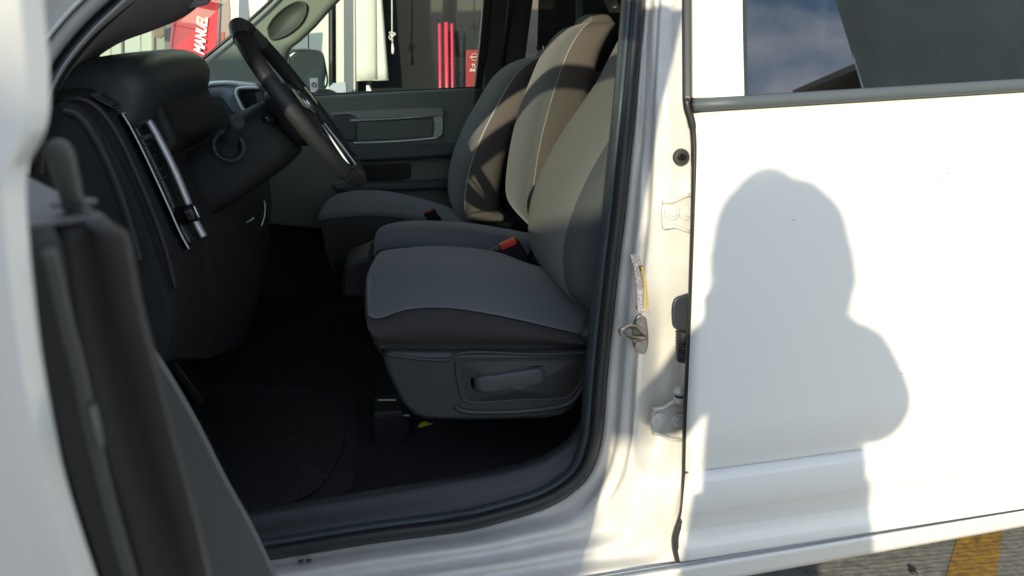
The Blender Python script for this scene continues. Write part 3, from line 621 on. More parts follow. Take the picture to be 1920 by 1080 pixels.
near = [(690, 575), (689, 590), (700, 597), (716, 595), (760, 581), (830, 577), (915, 588), (1000, 606), (1092, 628)]
def zf(u, f): return .012 * math.sin(math.pi * f) * math.sin(math.pi * min(1, u * 1.2))
# cushion top as px lofted sheets: rows across the seat at increasing Y
CR = [(1.415, [(691, 588), (694, 594), (705, 597), (720, 595), (762, 581), (832, 577), (915, 588), (1000, 606), (1092, 628)]),
      (1.425, [(689, 566), (690, 580), (700, 586), (720, 583), (762, 571), (832, 567), (915, 577), (1000, 596), (1096, 620)]),
      (1.50, [(689, 520), (692, 530), (700, 540), (722, 536), (770, 526), (840, 524), (920, 534), (1010, 556), (1120, 590)]),
      (1.58, [(697, 500), (697, 502), (706, 504), (730, 502), (780, 496), (850, 498), (930, 508), (1020, 530), (1120, 560)]),
      (1.66, [(704, 484), (706, 484), (716, 483), (740, 483), (790, 481), (860, 484), (935, 494), (1020, 514), (1120, 540)]),
      (1.80, [(712, 478), (716, 473), (728, 470), (754, 467), (800, 464), (866, 466), (935, 476), (1000, 498), (1100, 520)]),
      (1.88, [(722, 480), (728, 477), (742, 474), (770, 471), (820, 467), (880, 470), (940, 480), (990, 500), (1080, 520)]),
      (1.90, [(728, 494), (732, 494), (746, 492), (772, 490), (820, 488), (880, 490), (940, 500), (990, 520), (1080, 540)])]
g0 = [[PY(x, y, Y) for x, y in cr(c, 40)] for Y, c in CR]
g1 = [crv([r[j] for r in g0], 44) for j in range(40)]
cu = grid('cushion', g1, M['cush'], ds, solid=.004, off=0)
tube('cushion_seam', [r[0] + V((0, -.001, .002)) for r in g1], .0017, M['seam'], cu, n=6)
ins = [PY(x, y, 1.5) for x, y in cr([(705, 545), (716, 500), (760, 484), (850, 497), (950, 512), (1040, 532)], 30)]
side_top = [r[0] for r in g1]
sb = [PY(x, y, 1.405) for x, y in cr([(706, 640), (707, 645), (712, 650), (720, 655), (800, 660), (900, 660), (1000, 658), (1060, 656), (1104, 655)], 40)]
rows = []
for f in range(12):
    g_ = f / 11; rows.append([a.lerp(b, g_) + V((-.004 * math.sin(math.pi * g_), -.022 * math.sin(math.pi * min(1, g_ * 1.25)) ** .8, 0)) for a, b in zip(side_top, sb)])
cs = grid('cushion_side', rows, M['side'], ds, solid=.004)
# front face of the cushion
fr = []
for j in range(44):
    t_ = g1[0][j]; fr.append([t_, t_ + V((-.004, 0, -.02)), t_ + V((.004, 0, -.06)), t_ + V((.03, 0, -.12))])
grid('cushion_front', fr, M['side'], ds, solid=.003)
cm = M['plastic']
sh = [(718, 668), (722, 660), (760, 660), (800, 661), (1000, 661), (1104, 658), (1120, 664), (1116, 690), (1100, 730), (1080, 762), (1060, 780), (1030, 786), (960, 788), (880, 790), (800, 788), (775, 780), (752, 755), (735, 720), (722, 690)]
shd = prism('side_shield', [PY(x, y, 1.385) for x, y in sh], (0, .05, 0), cm, ds, bevel=.012, seg=4)
pr_ = [(870, 676), (1000, 674), (1085, 672), (1100, 676), (1092, 712), (1075, 738), (1050, 748), (980, 750), (900, 755), (874, 752), (864, 735), (856, 690), (858, 680)]
rcs = [PY(x, y, 1.383) for x, y in cr(pr_ + [pr_[0]], 60)[:-1]]; cc = sum(rcs, V((0, 0, 0))) / 60
loft('shield_recess', [[cc.lerp(p_, s) + V((0, dy, 0)) for p_ in rcs] for s, dy in ((1.045, .006), (1.035, -.001), (1.015, -.002), (.97, .003), (.95, .0035), (.02, .0035))], mat('recess_plastic', (.026, .028, .03), .5), shd)
tube('shield_ridge', crv([PY(x, y, 1.384) for x, y in ((722, 664), (780, 672), (835, 675), (858, 664), (900, 660), (1000, 664), (1106, 662))], 40), .0035, cm, shd)
tube('shield_ridge', crv([PY(x, y, 1.385) for x, y in ((852, 762), (880, 772), (960, 772), (1040, 764), (1072, 752), (1094, 724))], 40), .006, cm, shd)
lv = cr([(890, 713), (902, 706), (940, 700), (985, 693), (1012, 691), (1022, 698), (1022, 714), (1010, 722), (985, 722), (950, 731), (912, 737), (896, 734), (890, 724)], 50)
lvp = [PY(x, y, 1.372) for x, y in lv]; cc = sum(lvp, V((0, 0, 0))) / 50
loft('recliner_lever', [[cc.lerp(p_, s) + V((0, dy, 0)) for p_ in lvp] for s, dy in ((.98, .014), (1.0, .006), (.985, .0), (.93, -.004), (.8, -.005), (.02, -.005))], M['lever'], ds)
multi('lever_shadow_gap', [[[cc.lerp(p_, s) + V((0, .0085, 0)) for p_ in lvp] for s in (1.09, .5)]], M['black'], shd)
box('seat_base', (.20, 1.80, .74), (.36, .20, .15), M['carpet'], ds, bevel=.01)
prism('back_hinge_cover', [PY(x, y, 1.40) for x, y in ((1088, 630), (1100, 622), (1125, 560), (1150, 520), (1160, 560), (1150, 640), (1128, 700), (1105, 690))], (0, .05, 0), cm, ds, bevel=.01)
# buckle between the seats
bk = empty('buckle', PY(960, 480, 1.84), ds)
prism('buckle_body', [PY(x, y, 1.82) for x, y in ((910, 476), (938, 462), (972, 448), (985, 470), (998, 500), (960, 492))], (0, .03, 0), M['black'], bk, bevel=.004)
prism('release_button', [PY(x, y, 1.815) for x, y in ((938, 460), (966, 447), (970, 457), (942, 470))], (0, .026, 0), M['red'], bk, bevel=.002)
tube('buckle_stalk', crv([PY(x, y, 1.86) for x, y in ((1006, 430), (1002, 460), (992, 490), (1010, 520))], 12), .006, M['black'], bk)
# centre seat
ce = empty('centre_seat', (.2, 2.1, .7), T)
o, pc = seatback('backrest', ce, [(1084, 46), (1062, 54), (1042, 74), (1022, 108), (1003, 155), (985, 205), (970, 262), (960, 325), (958, 375), (972, 402), (1000, 428)], 2.10,
    [.09, .13, .15, .16, .17, .185, .19, .195, .195, .19, .18], [.085, .115, .125, .13, .14, .15, .155, .155, .15, .14, .12], M['plain'], M['brown'], cut=.26)
tube('back_piping', [p_ for p_ in pc[::2]], .0015, M['piping'], o, n=6)
CR = [(1.905, [(716, 500), (708, 496), (704, 488), (703, 478), (710, 470), (735, 466), (780, 464), (860, 468), (930, 478), (1010, 496)]),
      (1.915, [(714, 486), (706, 480), (703, 470), (703, 458), (711, 448), (736, 442), (781, 440), (862, 446), (932, 456), (1010, 478)]),
      (1.95, [(712, 472), (706, 464), (704, 452), (706, 440), (716, 430), (740, 425), (785, 423), (865, 428), (935, 439), (1010, 458)]),
      (2.05, [(712, 462), (708, 452), (708, 440), (712, 430), (724, 423), (750, 418), (790, 416), (870, 420), (940, 431), (1008, 446)]),
      (2.24, [(718, 462), (716, 450), (716, 440), (720, 430), (732, 422), (756, 417), (796, 415), (876, 419), (945, 430), (1005, 440)]),
      (2.28, [(722, 480), (720, 470), (720, 455), (724, 440), (736, 430), (760, 424), (800, 422), (880, 425), (945, 438), (1000, 450)])]
g0 = [[PY(x, y, Y) for x, y in cr(c, 36)] for Y, c in CR]
g1 = [crv([r[j] for r in g0], 30) for j in range(36)]
cu = grid('cushion', g1, M['cush'], ce, solid=.004, off=0)
sk_ = [[r[0] for r in g1], [r[0] + V((.006, .004, -.03)) for r in g1], [r[0] + V((.02, .01, -.12)) for r in g1], [r[0] + V((.03, .012, -.24)) for r in g1]]
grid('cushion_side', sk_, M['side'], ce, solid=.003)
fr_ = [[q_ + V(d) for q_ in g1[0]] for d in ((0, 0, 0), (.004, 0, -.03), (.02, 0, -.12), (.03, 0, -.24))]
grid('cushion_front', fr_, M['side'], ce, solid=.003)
box('seat_base', (.17, 2.10, .78), (.40, .28, .20), M['side'], ce, bevel=.03)
prism('cup_holder', [PY(x, y, 1.98) for x, y in ((640, 560), (642, 510), (655, 495), (690, 482), (706, 480), (712, 560))], (0, .2, 0), M['dashl'], ce, bevel=.01)
prism('holder_tab', [PY(x, y, 1.97) for x, y in ((689, 480), (694, 456), (700, 453), (706, 458), (704, 480))], (0, .02, 0), M['lever'], ce, bevel=.002)
# belt guide (oval opening) on the centre backrest, and webbing
bg_ = prism('belt_guide', [PY(x, y, 1.885) for x, y in cr([(1003, 350), (1020, 346), (1022, 360), (1014, 395), (1012, 425), (1000, 418), (992, 400), (993, 375), (1003, 350)], 40)[:-1]], (0, .03, 0), M['black'], ce, bevel=.004)
tube('guide_rim', crv([PY(x, y, 1.88) for x, y in ((1020, 370), (1010, 385), (1008, 400), (1012, 412))], 14), .0035, M['chrome'], bg_)
# passenger seat
ps = empty('passenger_seat', (.2, 2.58, .7), T)
o, pc = seatback('backrest', ps, [(1010, 105), (985, 110), (955, 124), (928, 150), (905, 188), (880, 232), (858, 282), (846, 330), (844, 368), (852, 392), (880, 410)], 2.58,
    [.13, .17, .20, .215, .225, .235, .24, .24, .24, .235, .23], [.10, .12, .13, .135, .14, .15, .155, .16, .155, .15, .14], M['plain'], M['brown'], cut=.22)
tube('back_piping', [p_ for p_ in pc[::2]], .0032, M['piping'], o, n=6)
CR = [(2.34, [(608, 424), (602, 420), (600, 414), (622, 410), (660, 406), (710, 405), (760, 410), (810, 420), (870, 436)]),
      (2.36, [(604, 416), (600, 410), (601, 402), (624, 398), (662, 395), (712, 395), (762, 400), (812, 410), (880, 428)]),
      (2.50, [(608, 396), (606, 390), (612, 382), (636, 376), (672, 373), (718, 374), (766, 381), (816, 394), (880, 412)]),
      (2.74, [(620, 384), (620, 376), (628, 368), (648, 361), (680, 358), (722, 359), (768, 368), (820, 382), (880, 404)]),
      (2.80, [(624, 396), (624, 388), (632, 378), (652, 370), (684, 367), (724, 368), (770, 376), (822, 390), (880, 410)])]
g0 = [[PY(x, y, Y) for x, y in cr(c, 36)] for Y, c in CR]
g1 = [crv([r[j] for r in g0], 30) for j in range(36)]
cu = grid('cushion', g1, M['cush'], ps, solid=.004, off=0)
st_ = [r[0] for r in g1]
rows = [[p_ + V((.02 * f if i < 20 else 0, -.012 * math.sin(math.pi * f), -.15 * f)) for i, p_ in enumerate(st_)] for f in [k / 8 for k in range(9)]]
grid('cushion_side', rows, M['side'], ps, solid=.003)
box('seat_base', (.17, 2.60, .78), (.42, .40, .2), M['side'], ps, bevel=.02)
bk = empty('buckle', PY(812, 402, 2.36), ps)
prism('buckle_body', [PY(x, y, 2.33) for x, y in ((794, 402), (814, 392), (830, 414), (806, 418))], (0, .03, 0), M['black'], bk, bevel=.004)
tube('release_button', [PY(796, 401, 2.328), PY(815, 391, 2.328)], .004, mat('dull_red', (.35, .04, .03), .5), bk)
# crumple of cloth between centre and passenger backrests
prism('belt_pocket', [PY(x, y, 2.30) for x, y in ((875, 413), (885, 402), (910, 398), (945, 402), (946, 416), (905, 418))], (0, .05, 0), M['brown'], ce, bevel=.008)
# head restraint posts of the rear bench
rb = empty('rear_bench', (1.15, 2.1, .7), T)
multi('bench_cushion', [boxl((1.05, 2.1, .82), (.50, 1.5, .26))], M['side'], rb, bevel=.04, seg=3)
multi('bench_back', [boxl((1.42, 2.1, 1.15), (.14, 1.5, .62), (V((.97, 0, .22)), V((0, 1, 0)), V((-.22, 0, .97))))], M['side'], rb, bevel=.04, seg=3)
multi('restraint_posts', [tube_data([PY(x, 120, 2.9), PY(x + 1, 86, 2.9)], .006, 8) for x in (1008, 1020)], M['chrome'], ps)
# ================================================================== FLOOR BITS
for k, (a, b) in enumerate((((708, 750), (742, 750)), ((716, 779), (768, 779)))):
    tube('seat_rail', [PY(*a, 1.62), PY(*b, 1.62)], .0022, M['silver'], ds, n=6)
box('floor_duct', PY(728, 765, 1.66), (.07, .1, .03), M['dashl'], T, bevel=.006)
prism('tunnel_carpet', [PY(x, y, 1.60) for x, y in ((700, 790), (755, 782), (770, 800), (755, 840), (700, 850))], (0, .3, 0), M['carpet'], T, bevel=.01)
FM = [PZ(x, y, .630) for x, y in cr([(340, 760), (450, 752), (600, 755), (645, 790), (640, 850), (600, 915), (545, 945), (470, 958), (400, 962), (330, 930), (340, 760)], 50)[:-1]]
fm = tag(prism('floor_mat', FM, (0, 0, .008), M['matrub'], None, bevel=.003), 'black ribbed rubber mat lying in the front footwell', 'floor mat')
tag(prism('carpet_mat', [PZ(x, y, .6215) for x, y in cr([(360, 720), (600, 730), (660, 740), (665, 860), (650, 930), (560, 962), (420, 970), (330, 960), (360, 720)], 50)[:-1]], (0, 0, .006), mat('mat_carpet', (.022, .022, .026), 1, bump=('n', 300, .8, .004)), None, bevel=.002), 'black carpet mat lying under the ribbed rubber mat in the footwell', 'floor mat')
yp = [PZ(x, y, .628) for x, y in ((783, 801), (790, 793), (799, 791), (801, 794), (812, 795), (800, 798), (790, 801))]
tag(prism('paper_scrap', yp, (0, 0, .002), M['yellow'], None, bevel=0, smooth=False), 'small torn yellow scrap lying on the black carpet under the driver seat', 'scrap')
# ================================================================== PASSENGER DOOR
YD = 2.95
pd = empty('passenger_door', (-.1, 3.1, 1.0), T)
def SDp(x, y, Y=YD): return PY(x, y, Y)
dp = [(540, 182), (600, 180), (700, 174), (800, 169), (895, 165), (893, 200), (880, 235), (862, 262), (850, 300), (850, 420), (600, 430), (500, 420), (470, 200)]
prism('inner_panel', [PY(x, y, YD) for x, y in dp], (0, .10, 0), M['pdoor'], pd, bevel=.012, seg=3)
prism('rear_jamb_panel', [PY(x, y, YD + .03) for x, y in ((893, 168), (925, 165), (925, 330), (850, 330), (862, 262))], (0, .08, 0), M['dash'], pd, bevel=.004)
tp = cr([(620, 216), (655, 214), (668, 219), (680, 223), (750, 219), (826, 216), (829, 208), (822, 203), (750, 204), (620, 211)], 60)
tpp = [PY(x, y, YD - .002) for x, y in tp]; cc = sum(tpp, V((0, 0, 0))) / 60
prism('upper_grip_bar', tpp, (0, -.018, 0), mat('grip_bar', (.27, .28, .27), .4), pd, bevel=.006, seg=3)
tube('silver_line', [PY(x, y, YD - .012) for x, y in cr([(657, 226), (740, 222), (826, 216)], 14)], .0032, M['silver'], pd, n=8)
tube('silver_line', [PY(x, y, YD - .012) for x, y in cr([(663, 268), (740, 265), (812, 259), (822, 255), (828, 246), (828, 217)], 30)], .0036, M['silver'], pd, n=8)
prism('satin_pull', [PY(x, y, YD - .004) for x, y in ((812, 219), (827, 217), (828, 246), (822, 256), (811, 259), (814, 248), (815, 232))], (0, -.012, 0), mat('satin_pull', (.42, .46, .44), .35), pd, bevel=.004)
prism('door_inset', [PY(x, y, YD - .001) for x, y in ((666, 229), (808, 222), (812, 232), (811, 252), (806, 258), (668, 264))], (0, -.006, 0), mat('inset_green', (.11, .135, .115), .5), pd, bevel=.004)
prism('latch_box', [PY(x, y, YD - .001) for x, y in ((620, 222), (652, 221), (668, 228), (668, 262), (636, 266), (626, 240))], (0, -.014, 0), M['dash'], pd, bevel=.004)
prism('armrest', [PY(x, y, YD) for x, y in ((600, 282), (700, 272), (840, 268), (888, 264), (884, 276), (860, 290), (790, 296), (640, 304))], (0, -.05, 0), M['dash'], pd, bevel=.014, seg=3)
prism('door_pocket', [PY(x, y, YD - .001) for x, y in ((640, 310), (770, 306), (770, 334), (750, 338), (660, 342))], (0, -.006, 0), M['black'], pd, bevel=.003)
prism('pocket_lip', [PY(x, y, YD) for x, y in ((620, 346), (770, 338), (850, 332), (850, 352), (640, 360))], (0, -.04, 0), M['dash'], pd, bevel=.01)
mesh('outer_skin', [(-.62, 3.10, .55), (.45, 3.10, .55), (.45, 3.10, 1.38), (-.62, 3.10, 1.38)], [(0, 1, 2, 3)], M['paint'], pd, solid=.004)
def PW(x, y, off=0): return PP(x, y, V((0, 3.06 + off, 1.385)), V((0, 1, TUM)))
mesh('window_glass', [PW(x, y) for x, y in ((470, 186), (540, 183), (920, 166), (932, -220), (800, -260), (700, -180), (630, -60), (560, 60))], [tuple(range(8))], M['glass'], pd, smooth=False)
prism('window_post', [PW(x, y, -.03) for x, y in ((890, 168), (905, 166), (918, 60), (922, 0), (927, -90), (935, -260), (918, -260), (911, -90), (906, 10), (900, 80))], (0, .05, 0), M['rubber'], pd, bevel=.004)
tube('belt_seal', [PY(x, y, YD + .02) for x, y in ((540, 182), (700, 173), (893, 165))], .006, M['rubber'], pd)
# far B-pillar, rear passenger door seen through the cab
bp_ = [(905, 166), (912, 110), (920, 0), (930, -220), (1010, -220), (1000, 0), (985, 110), (975, 166), (950, 330), (890, 330)]
fp = prism('far_centre_pillar', [PW(x, y, -.03) if y < 165 else PY(x, y, 3.0) for x, y in bp_], (0, .03, 0), mat('far_pillar_trim', (.05, .056, .052), .7), T, bevel=.008)
tube('belt_webbing', [PW(x, y, -.05) for x, y in ((965, -100), (952, 40), (940, 140))], .010, M['rubber'], T, n=6)
rpd = empty('rear_passenger_door', (1.0, 3.1, 1.0), T)
mesh('window_glass', [PW(x, y) for x, y in ((1005, 172), (1700, 130), (1700, -220), (1015, -220))], [(0, 1, 2, 3)], M['tint'], rpd, smooth=False)
prism('inner_panel', [PY(x, y, YD) for x, y in ((970, 178), (1400, 150), (1700, 132), (1700, 420), (950, 430))], (0, .1, 0), M['dash'], rpd, bevel=.01)
prism('window_divider', [PW(x, y, -.02) for x, y in ((1082, 172), (1092, 172), (1094, -200), (1082, -200))], (0, .03, 0), M['pdoor'], rpd, bevel=.003)
# passenger-side pillar trim with grab handle, windscreen
ap = [(378, 114), (400, 96), (440, 62), (480, 28), (515, -8), (560, -60), (640, -130), (740, -190), (700, -80), (645, -10), (618, 18), (590, 50), (560, 78), (540, 92), (536, 120), (545, 180), (480, 215), (420, 190), (385, 150)]
def PA(x, y, o=0): return PP(x, y, V((-.5, 2.90 + o, 1.35)), V((.12, 1, .28)).normalized())
def PA(x, y, o=0): return PY(x, y, 2.80 + o + max(0, (100 - y)) * -.0003)
apm = [PY(x, y, 2.86) for x, y in ap]
fa = prism('far_pillar_trim', apm, (0, .06, 0), mat('far_a_pillar', (.19, .215, .195), .7), T, bevel=.02, seg=4)
def ov(pts, n=36): return cr(pts + [pts[0]], n + 1)[:-1]
gh = [PY(x, y, 2.852) for x, y in ov([(502, 52), (512, 35), (532, 16), (555, 4), (570, 6), (574, 18), (566, 40), (548, 58), (528, 69), (508, 72)])]; cc = sum(gh, V((0, 0, 0))) / 36
loft('handle_recess', [[cc.lerp(p_, s) + V((0, dy, 0)) for p_ in gh] for s, dy in ((1.06, .010), (1.05, -.004), (.99, -.004), (.93, .004), (.02, .005))], [mat('recess_lining', (.05, .055, .055), .6)], fa)
tube('screen_edge', [PY(x, y, 2.83) for x, y in cr([(376, 114), (400, 95), (440, 62), (475, 32), (515, -6), (560, -58)], 20)], .0055, M['black'], T, n=8)
wsp = [PY(150, 135, 1.55), PY(380, 108, 2.86), PY(470, 30, 2.84), PY(620, -130, 2.78), V((-.28, 2.1, RZ)), V((-.30, 1.5, RZ)), PY(390, -10, 1.62), PY(240, 70, 1.58)]
wsp = [V((-.98, 1.36, 1.36)), V((-.98, 2.85, 1.36)), V((-.26, 2.72, RZ)), V((-.26, 1.50, RZ))]
mesh('windscreen', wsp, [(0, 1, 2, 3)], M['wglass'], T, smooth=False)
# sun visor, folded up
svp = [PY(x, y, 1.62) for x, y in ((300, 4), (340, 18), (385, 8), (430, -40), (500, -90), (440, -120), (340, -60))]
prism('sun_visor', svp, (0, .02, 0), mat('visor_cloth', (.45, .46, .5), .9), T, bevel=.006)
# far side door mirror
mrr = empty('side_mirror', PY(575, 135, 3.3), T)
mo = ov([(538, 100), (548, 94), (575, 92), (598, 95), (606, 102), (611, 125), (615, 150), (612, 164), (600, 172), (586, 177), (560, 172), (545, 150)], 48)
mz = [PY(x, y, 3.32) for x, y in mo]
mc = sum(mz, V((0, 0, 0))) / 48
loft('housing', [[mc.lerp(p_, s) + V((dx, dy, 0)) for p_ in mz] for s, dx, dy in ((.95, 0, 0), (1.0, -.003, -.003), (1.03, -.01, .01), (1.02, -.06, .05), (.85, -.11, .08), (.4, -.13, .1), (.02, -.135, .1))], M['rubber'], mrr)
def mt(p_): d_ = p_ - mc; return p_ + V((0, (-.07 * d_.x + .085 * d_.z) / .98, 0))
mg = mesh('mirror_glass', [mt(mc.lerp(p_, .93)) + V((0, -.012, 0)) for p_ in mz], [tuple(range(48))], M['mirror'], mrr, smooth=False)
tube('glass_bezel', [mc.lerp(p_, .955) + V((0, -.005, 0)) for p_ in mz] + [mc.lerp(mz[0], .955) + V((0, -.005, 0))], .005, M['rubber'], mrr, n=6)
sk = [PY(x, y, 3.30) for x, y in ((580, 147), (595, 146), (597, 171), (583, 173))]
skr = mesh('sticker', sk, [(0, 1, 2, 3)], M['white'], mrr, smooth=False)
scn = PY(589, 159, 3.298)
multi('sticker_ring', [torus_loops(scn, V((1, 0, 0)), V((0, 0, 1)), .009, .0018, 24, 6), tube_data([scn + V((-.005, 0, .009)), scn + V((.0, 0, -.001))], .0018, 6)], M['rubber'], skr)
prism('mirror_arm', [PY(x, y, 3.25) for x, y in ((598, 165), (618, 168), (640, 178), (600, 182), (585, 178))], (0, .06, 0), M['rubber'], mrr, bevel=.006)
# ================================================================== FRONT DOOR (open, seen from its latch end)
H = V((-.62, DY + .02, 0)); E = V((-.10, .23, 0)); LEAN = .17; LD = (E - H).length; e = (E - H).normalized(); ni = V((-e.y, e.x, 0)); ni = ni if ni.x > 0 else -ni
def DP(px, py, u): return PP(px, py, H + e * u + V((0, 0, 1.39)), (e - V((0, 0, LEAN * u / LD))).normalized())
def nz_of(px, py, u=None):
    u = LD if u is None else u; p_ = DP(px, py, u); return ((p_ - H).dot(ni), p_.z)
def W(n_, u, z): return H + ni * n_ + e * (u + LEAN * (z - 1.39) * u / LD) + V((0, 0, z))
fd = empty('front_door', (-.62, DY, 1.0), T)
def prof_nz(pts, ext=()):
    k = sorted([nz_of(x, y) for x, y in pts] + list(ext), key=lambda q: q[1]); return k
def lin(k, z):
    if z <= k[0][1]: return k[0][0]
    for (n0_, z0), (n1_, z1) in zip(k, k[1:]):
        if z <= z1: return n0_ + (n1_ - n0_) * (z - z0) / (z1 - z0 + 1e-9)
    return k[-1][0]
rw_ = [(52, 440), (60, 480), (65, 520), (80, 640), (100, 760), (125, 880), (155, 980), (190, 1080)]
lw_ = [(-84, 440), (-82, 520), (-70, 640), (-46, 760), (-18, 880), (10, 980), (40, 1080)]
kr, kl = prof_nz(rw_), prof_nz(lw_)
def ext(k, zlow, slope=.10):
    n0_, z0 = k[0]; return [(n0_ + slope * .5 * min(z0 - zlow, .1) + .01, zlow)] + k
kr = ext(kr, .95); kl = ext(kl, .95); kr = [(kr[0][0] + .0, .55)] + kr; kl = [(kl[0][0], .55)] + kl
ZT = nz_of(150, 428)[1]; zt = ZT + .004
loops = []
zs = [.55, .56, .6, .8, .95, 1.1] + [1.15 + i * (zt - 1.15) / 20 for i in range(21)]
for z in zs:
    a, b = lin(kl, z), lin(kr, z); m_ = (a + b) / 2
    loops.append([W(b, .0, z), W(b, LD - .04, z), W(b - .001, LD - .022, z), W(b - .005, LD - .013, z), W(m_ + .006, LD - .01, z), W(m_ - .006, LD - .01, z), W(a + .008, LD - .012, z), W(a + .002, LD - .020, z), W(a, LD - .04, z), W(a, 0, z)])
loft('door_shell', loops, M['paint'], fd, auto=50)
# window frame: latch post, top rail, front rail
def sec(n_, u, z, wn=.042, wu=.05, ax=None):
    return [W(n_ - wn, u, z), W(n_ - wn + .006, u + .004, z), W(n_ - .006, u + .006, z), W(n_, u, z), W(n_, u - wu, z), W(n_ - wn, u - wu, z)]
post = []
pp_ = [nz_of(x, y) for x, y in ((200, 1150), (180, 1080), (147, 980), (117, 880), (92, 760), (72, 640), (58, 520), (50, 440), (46, 390), (45, 340), (50, 305), (66, 275), (80, 245), (88, 200), (86, 110), (78, 20), (70, -60))]
for k, (n_, z) in enumerate(cr(pp_, 60)): post.append(sec(n_, LD + .004, z, wn=.026 + .016 * min(1, k / 26)))
nl, zl = pp_[-1]; topz = 1.80; zspan = topz - zl
for i in range(1, 9):
    f = i / 8; post.append(sec(nl + .085 * f, LD - .03 * f + .0, zl + zspan * f))
top = (nl + .085, LD - .03, topz)
rail = [W(top[0] - .021, top[1] - .02, topz - .02), W(top[0] - .015, LD - .30, topz + .02), W(top[0] - .02, LD - .55, topz - .02), W(top[0] - .03, LD - .72, topz - .14), W(nl - .02, LD - .90, topz - .34), W(-.01, .02, 1.40)]
rl = crv(rail, 40); rails = []
for i, p_ in enumerate(rl):
    t = (rl[min(i + 1, 39)] - rl[max(i - 1, 0)]).normalized(); a = ni; b = t.cross(a).normalized()
    rails.append([p_ + a * .02 + b * .026, p_ - a * .02 + b * .026, p_ - a * .02 - b * .026, p_ + a * .02 - b * .026])
multi('window_frame', [post, rails], M['paint'], fd, auto=40)
mesh('window_glass', [W(-.022, LD - .02, 1.385), W(top[0] - .03, top[1] - .03, topz - .02), W(top[0] - .03, LD - .30, topz + .01), W(top[0] - .035, LD - .55, topz - .03), W(top[0] - .045, LD - .72, topz - .15), W(nl - .03, LD - .90, topz - .35), W(-.022, .05, 1.385)], [tuple(range(7))], glassmat('side_glass', (.60, .64, .60)), fd, smooth=False)
tube('glass_run_seal', [p_ + ni * .012 - V((0, 0, .03)) for p_ in rl[2:-4]], .008, M['rubber'], fd)
# inner trim panel
kt = prof_nz([(x + 20, y) for x, y in ((228, 424), (246, 450), (254, 490), (270, 590), (300, 700), (332, 830), (372, 980), (394, 1080))])
kt = [(kt[0][0] + .012, .95)] + kt; kt = [(kt[0][0] - .02, .58)] + kt
M['dtrim'] = mat('door_trim', (.032, .032, .031), .45, bump=('leather', 500, .3, .0006)); M['dtrim_skylit'] = mat('sky_lit_trim_top', (.11, .105, .105), .5, bump=('leather', 500, .3, .0006))  # second trim is paler: sky light on the top put into its colour
loops = []
zs = [.58, .6, .8, .95, 1.1] + [1.12 + i * (ZT - .012 - 1.12) / 22 for i in range(23)] + [ZT - .006, ZT - .002, ZT]
for z in zs:
    a, b = lin(kr, min(z, ZT - .012)) + .001, lin(kt, z); s = max(0, (z - ZT + .006)) * .6
    d = b - a
    loops.append([W(a, .03, z), W(a, LD - .012 - s, z), W(a + .004, LD - .010 - s, z), W(a + d * .30, LD - .011 - s, z), W(a + d * .33, LD - .018 - s, z), W(a + d * .42, LD - .020 - s, z), W(b - .010, LD - .018 - s, z), W(b - .007 - s, LD - .010 - s, z), W(b - .003 - s, LD - .009 - s, z), W(b - s, LD - .014 - s, z), W(b - s, LD - .05, z), W(b + .0 - s, .03, z)])
tr = loft('inner_trim', loops, [M['dtrim'], M['dtrim_skylit']], fd, auto=60)
tube('edge_seal', [DP(x, y, LD + .002) for x, y in cr([(92, 470), (105, 520), (125, 605), (150, 700), (168, 790), (190, 880), (215, 980), (243, 1075), (280, 1200)], 30)], .0020, mat('edge_seal_rubber', (.06, .065, .055), .35), fd)
prism('top_cap', [W(lin(kr, ZT) + .002, u, ZT - .0005) for u in (LD - .016, .06)] + [W(lin(kt, ZT) - .004, u, ZT - .0005) for u in (.06, LD - .014)], (0, 0, .0010), M['dtrim_skylit'], fd, bevel=.0004)
lp_ = DP(178, 795, LD + .004); box('latch_slot', lp_, (.0030, .006, .016), mat('slot_metal', (.07, .08, .075), .3, metal=.6), fd, ax=(ni, e, V((0, 0, 1))), bevel=.002)
# lock knob
E2 = H + e * (LD - .03)
k0, k1 = DP(150, 432, LD - .03), DP(108, 268, LD - .03)
ka = (k1 - k0).normalized(); kx = ka.orthogonal().normalized(); ky = ka.cross(kx); Lk = (k1 - k0).length
multi('lock_knob', [disc_loops(k0 - ka * .01, kx, ky, .0038, Lk + .01, 24, ((.82, 0), (.84, .3), (.92, .6), (1.05, .85), (1.05, .93), (.85, .99), (.4, 1.02), (.02, 1.02)))], mat('knob_rubber', (.05, .052, .048), .4), fd, auto=60)
multi('knob_ferrule', [disc_loops(V((k0.x, k0.y, ZT + .003)), V((1, 0, 0)), V((0, 1, 0)), .0068, .0012, 24, ((1, 0), (1, .7), (.8, 1), (.02, 1)))], M['rubber'], fd, auto=40)
# armrest / map pocket further along the trim
UA = LD - .26
ka_ = [nz_of(x, y, UA) for x, y in ((262, 600), (283, 640), (300, 665), (330, 712), (380, 800), (430, 900), (480, 990), (522, 1082), (560, 1180), (590, 1290))]
ka_ = sorted(ka_, key=lambda q: q[1]); loops = []
nzs = [(ka_[0][0] + .01, ka_[0][1] - .08), (ka_[0][0] - .02, ka_[0][1] - .16)][::-1] + ka_
for n_, z in cr(nzs, 40):
    a = lin(kt, z) - .01; n_ = max(n_, a + .003)
    loops.append([W(a, .10, z), W(a, UA - .012, z), W(a + (n_ - a) * .5, UA - .006, z), W(n_ - .004, UA, z), W(n_, UA - .006, z), W(n_, UA - .05, z), W(n_ - .01, .15, z)])
loft('armrest', loops, mat('armrest_grey', (.095, .10, .105), .55, bump=('leather', 500, .3, .0006)), fd, auto=60)
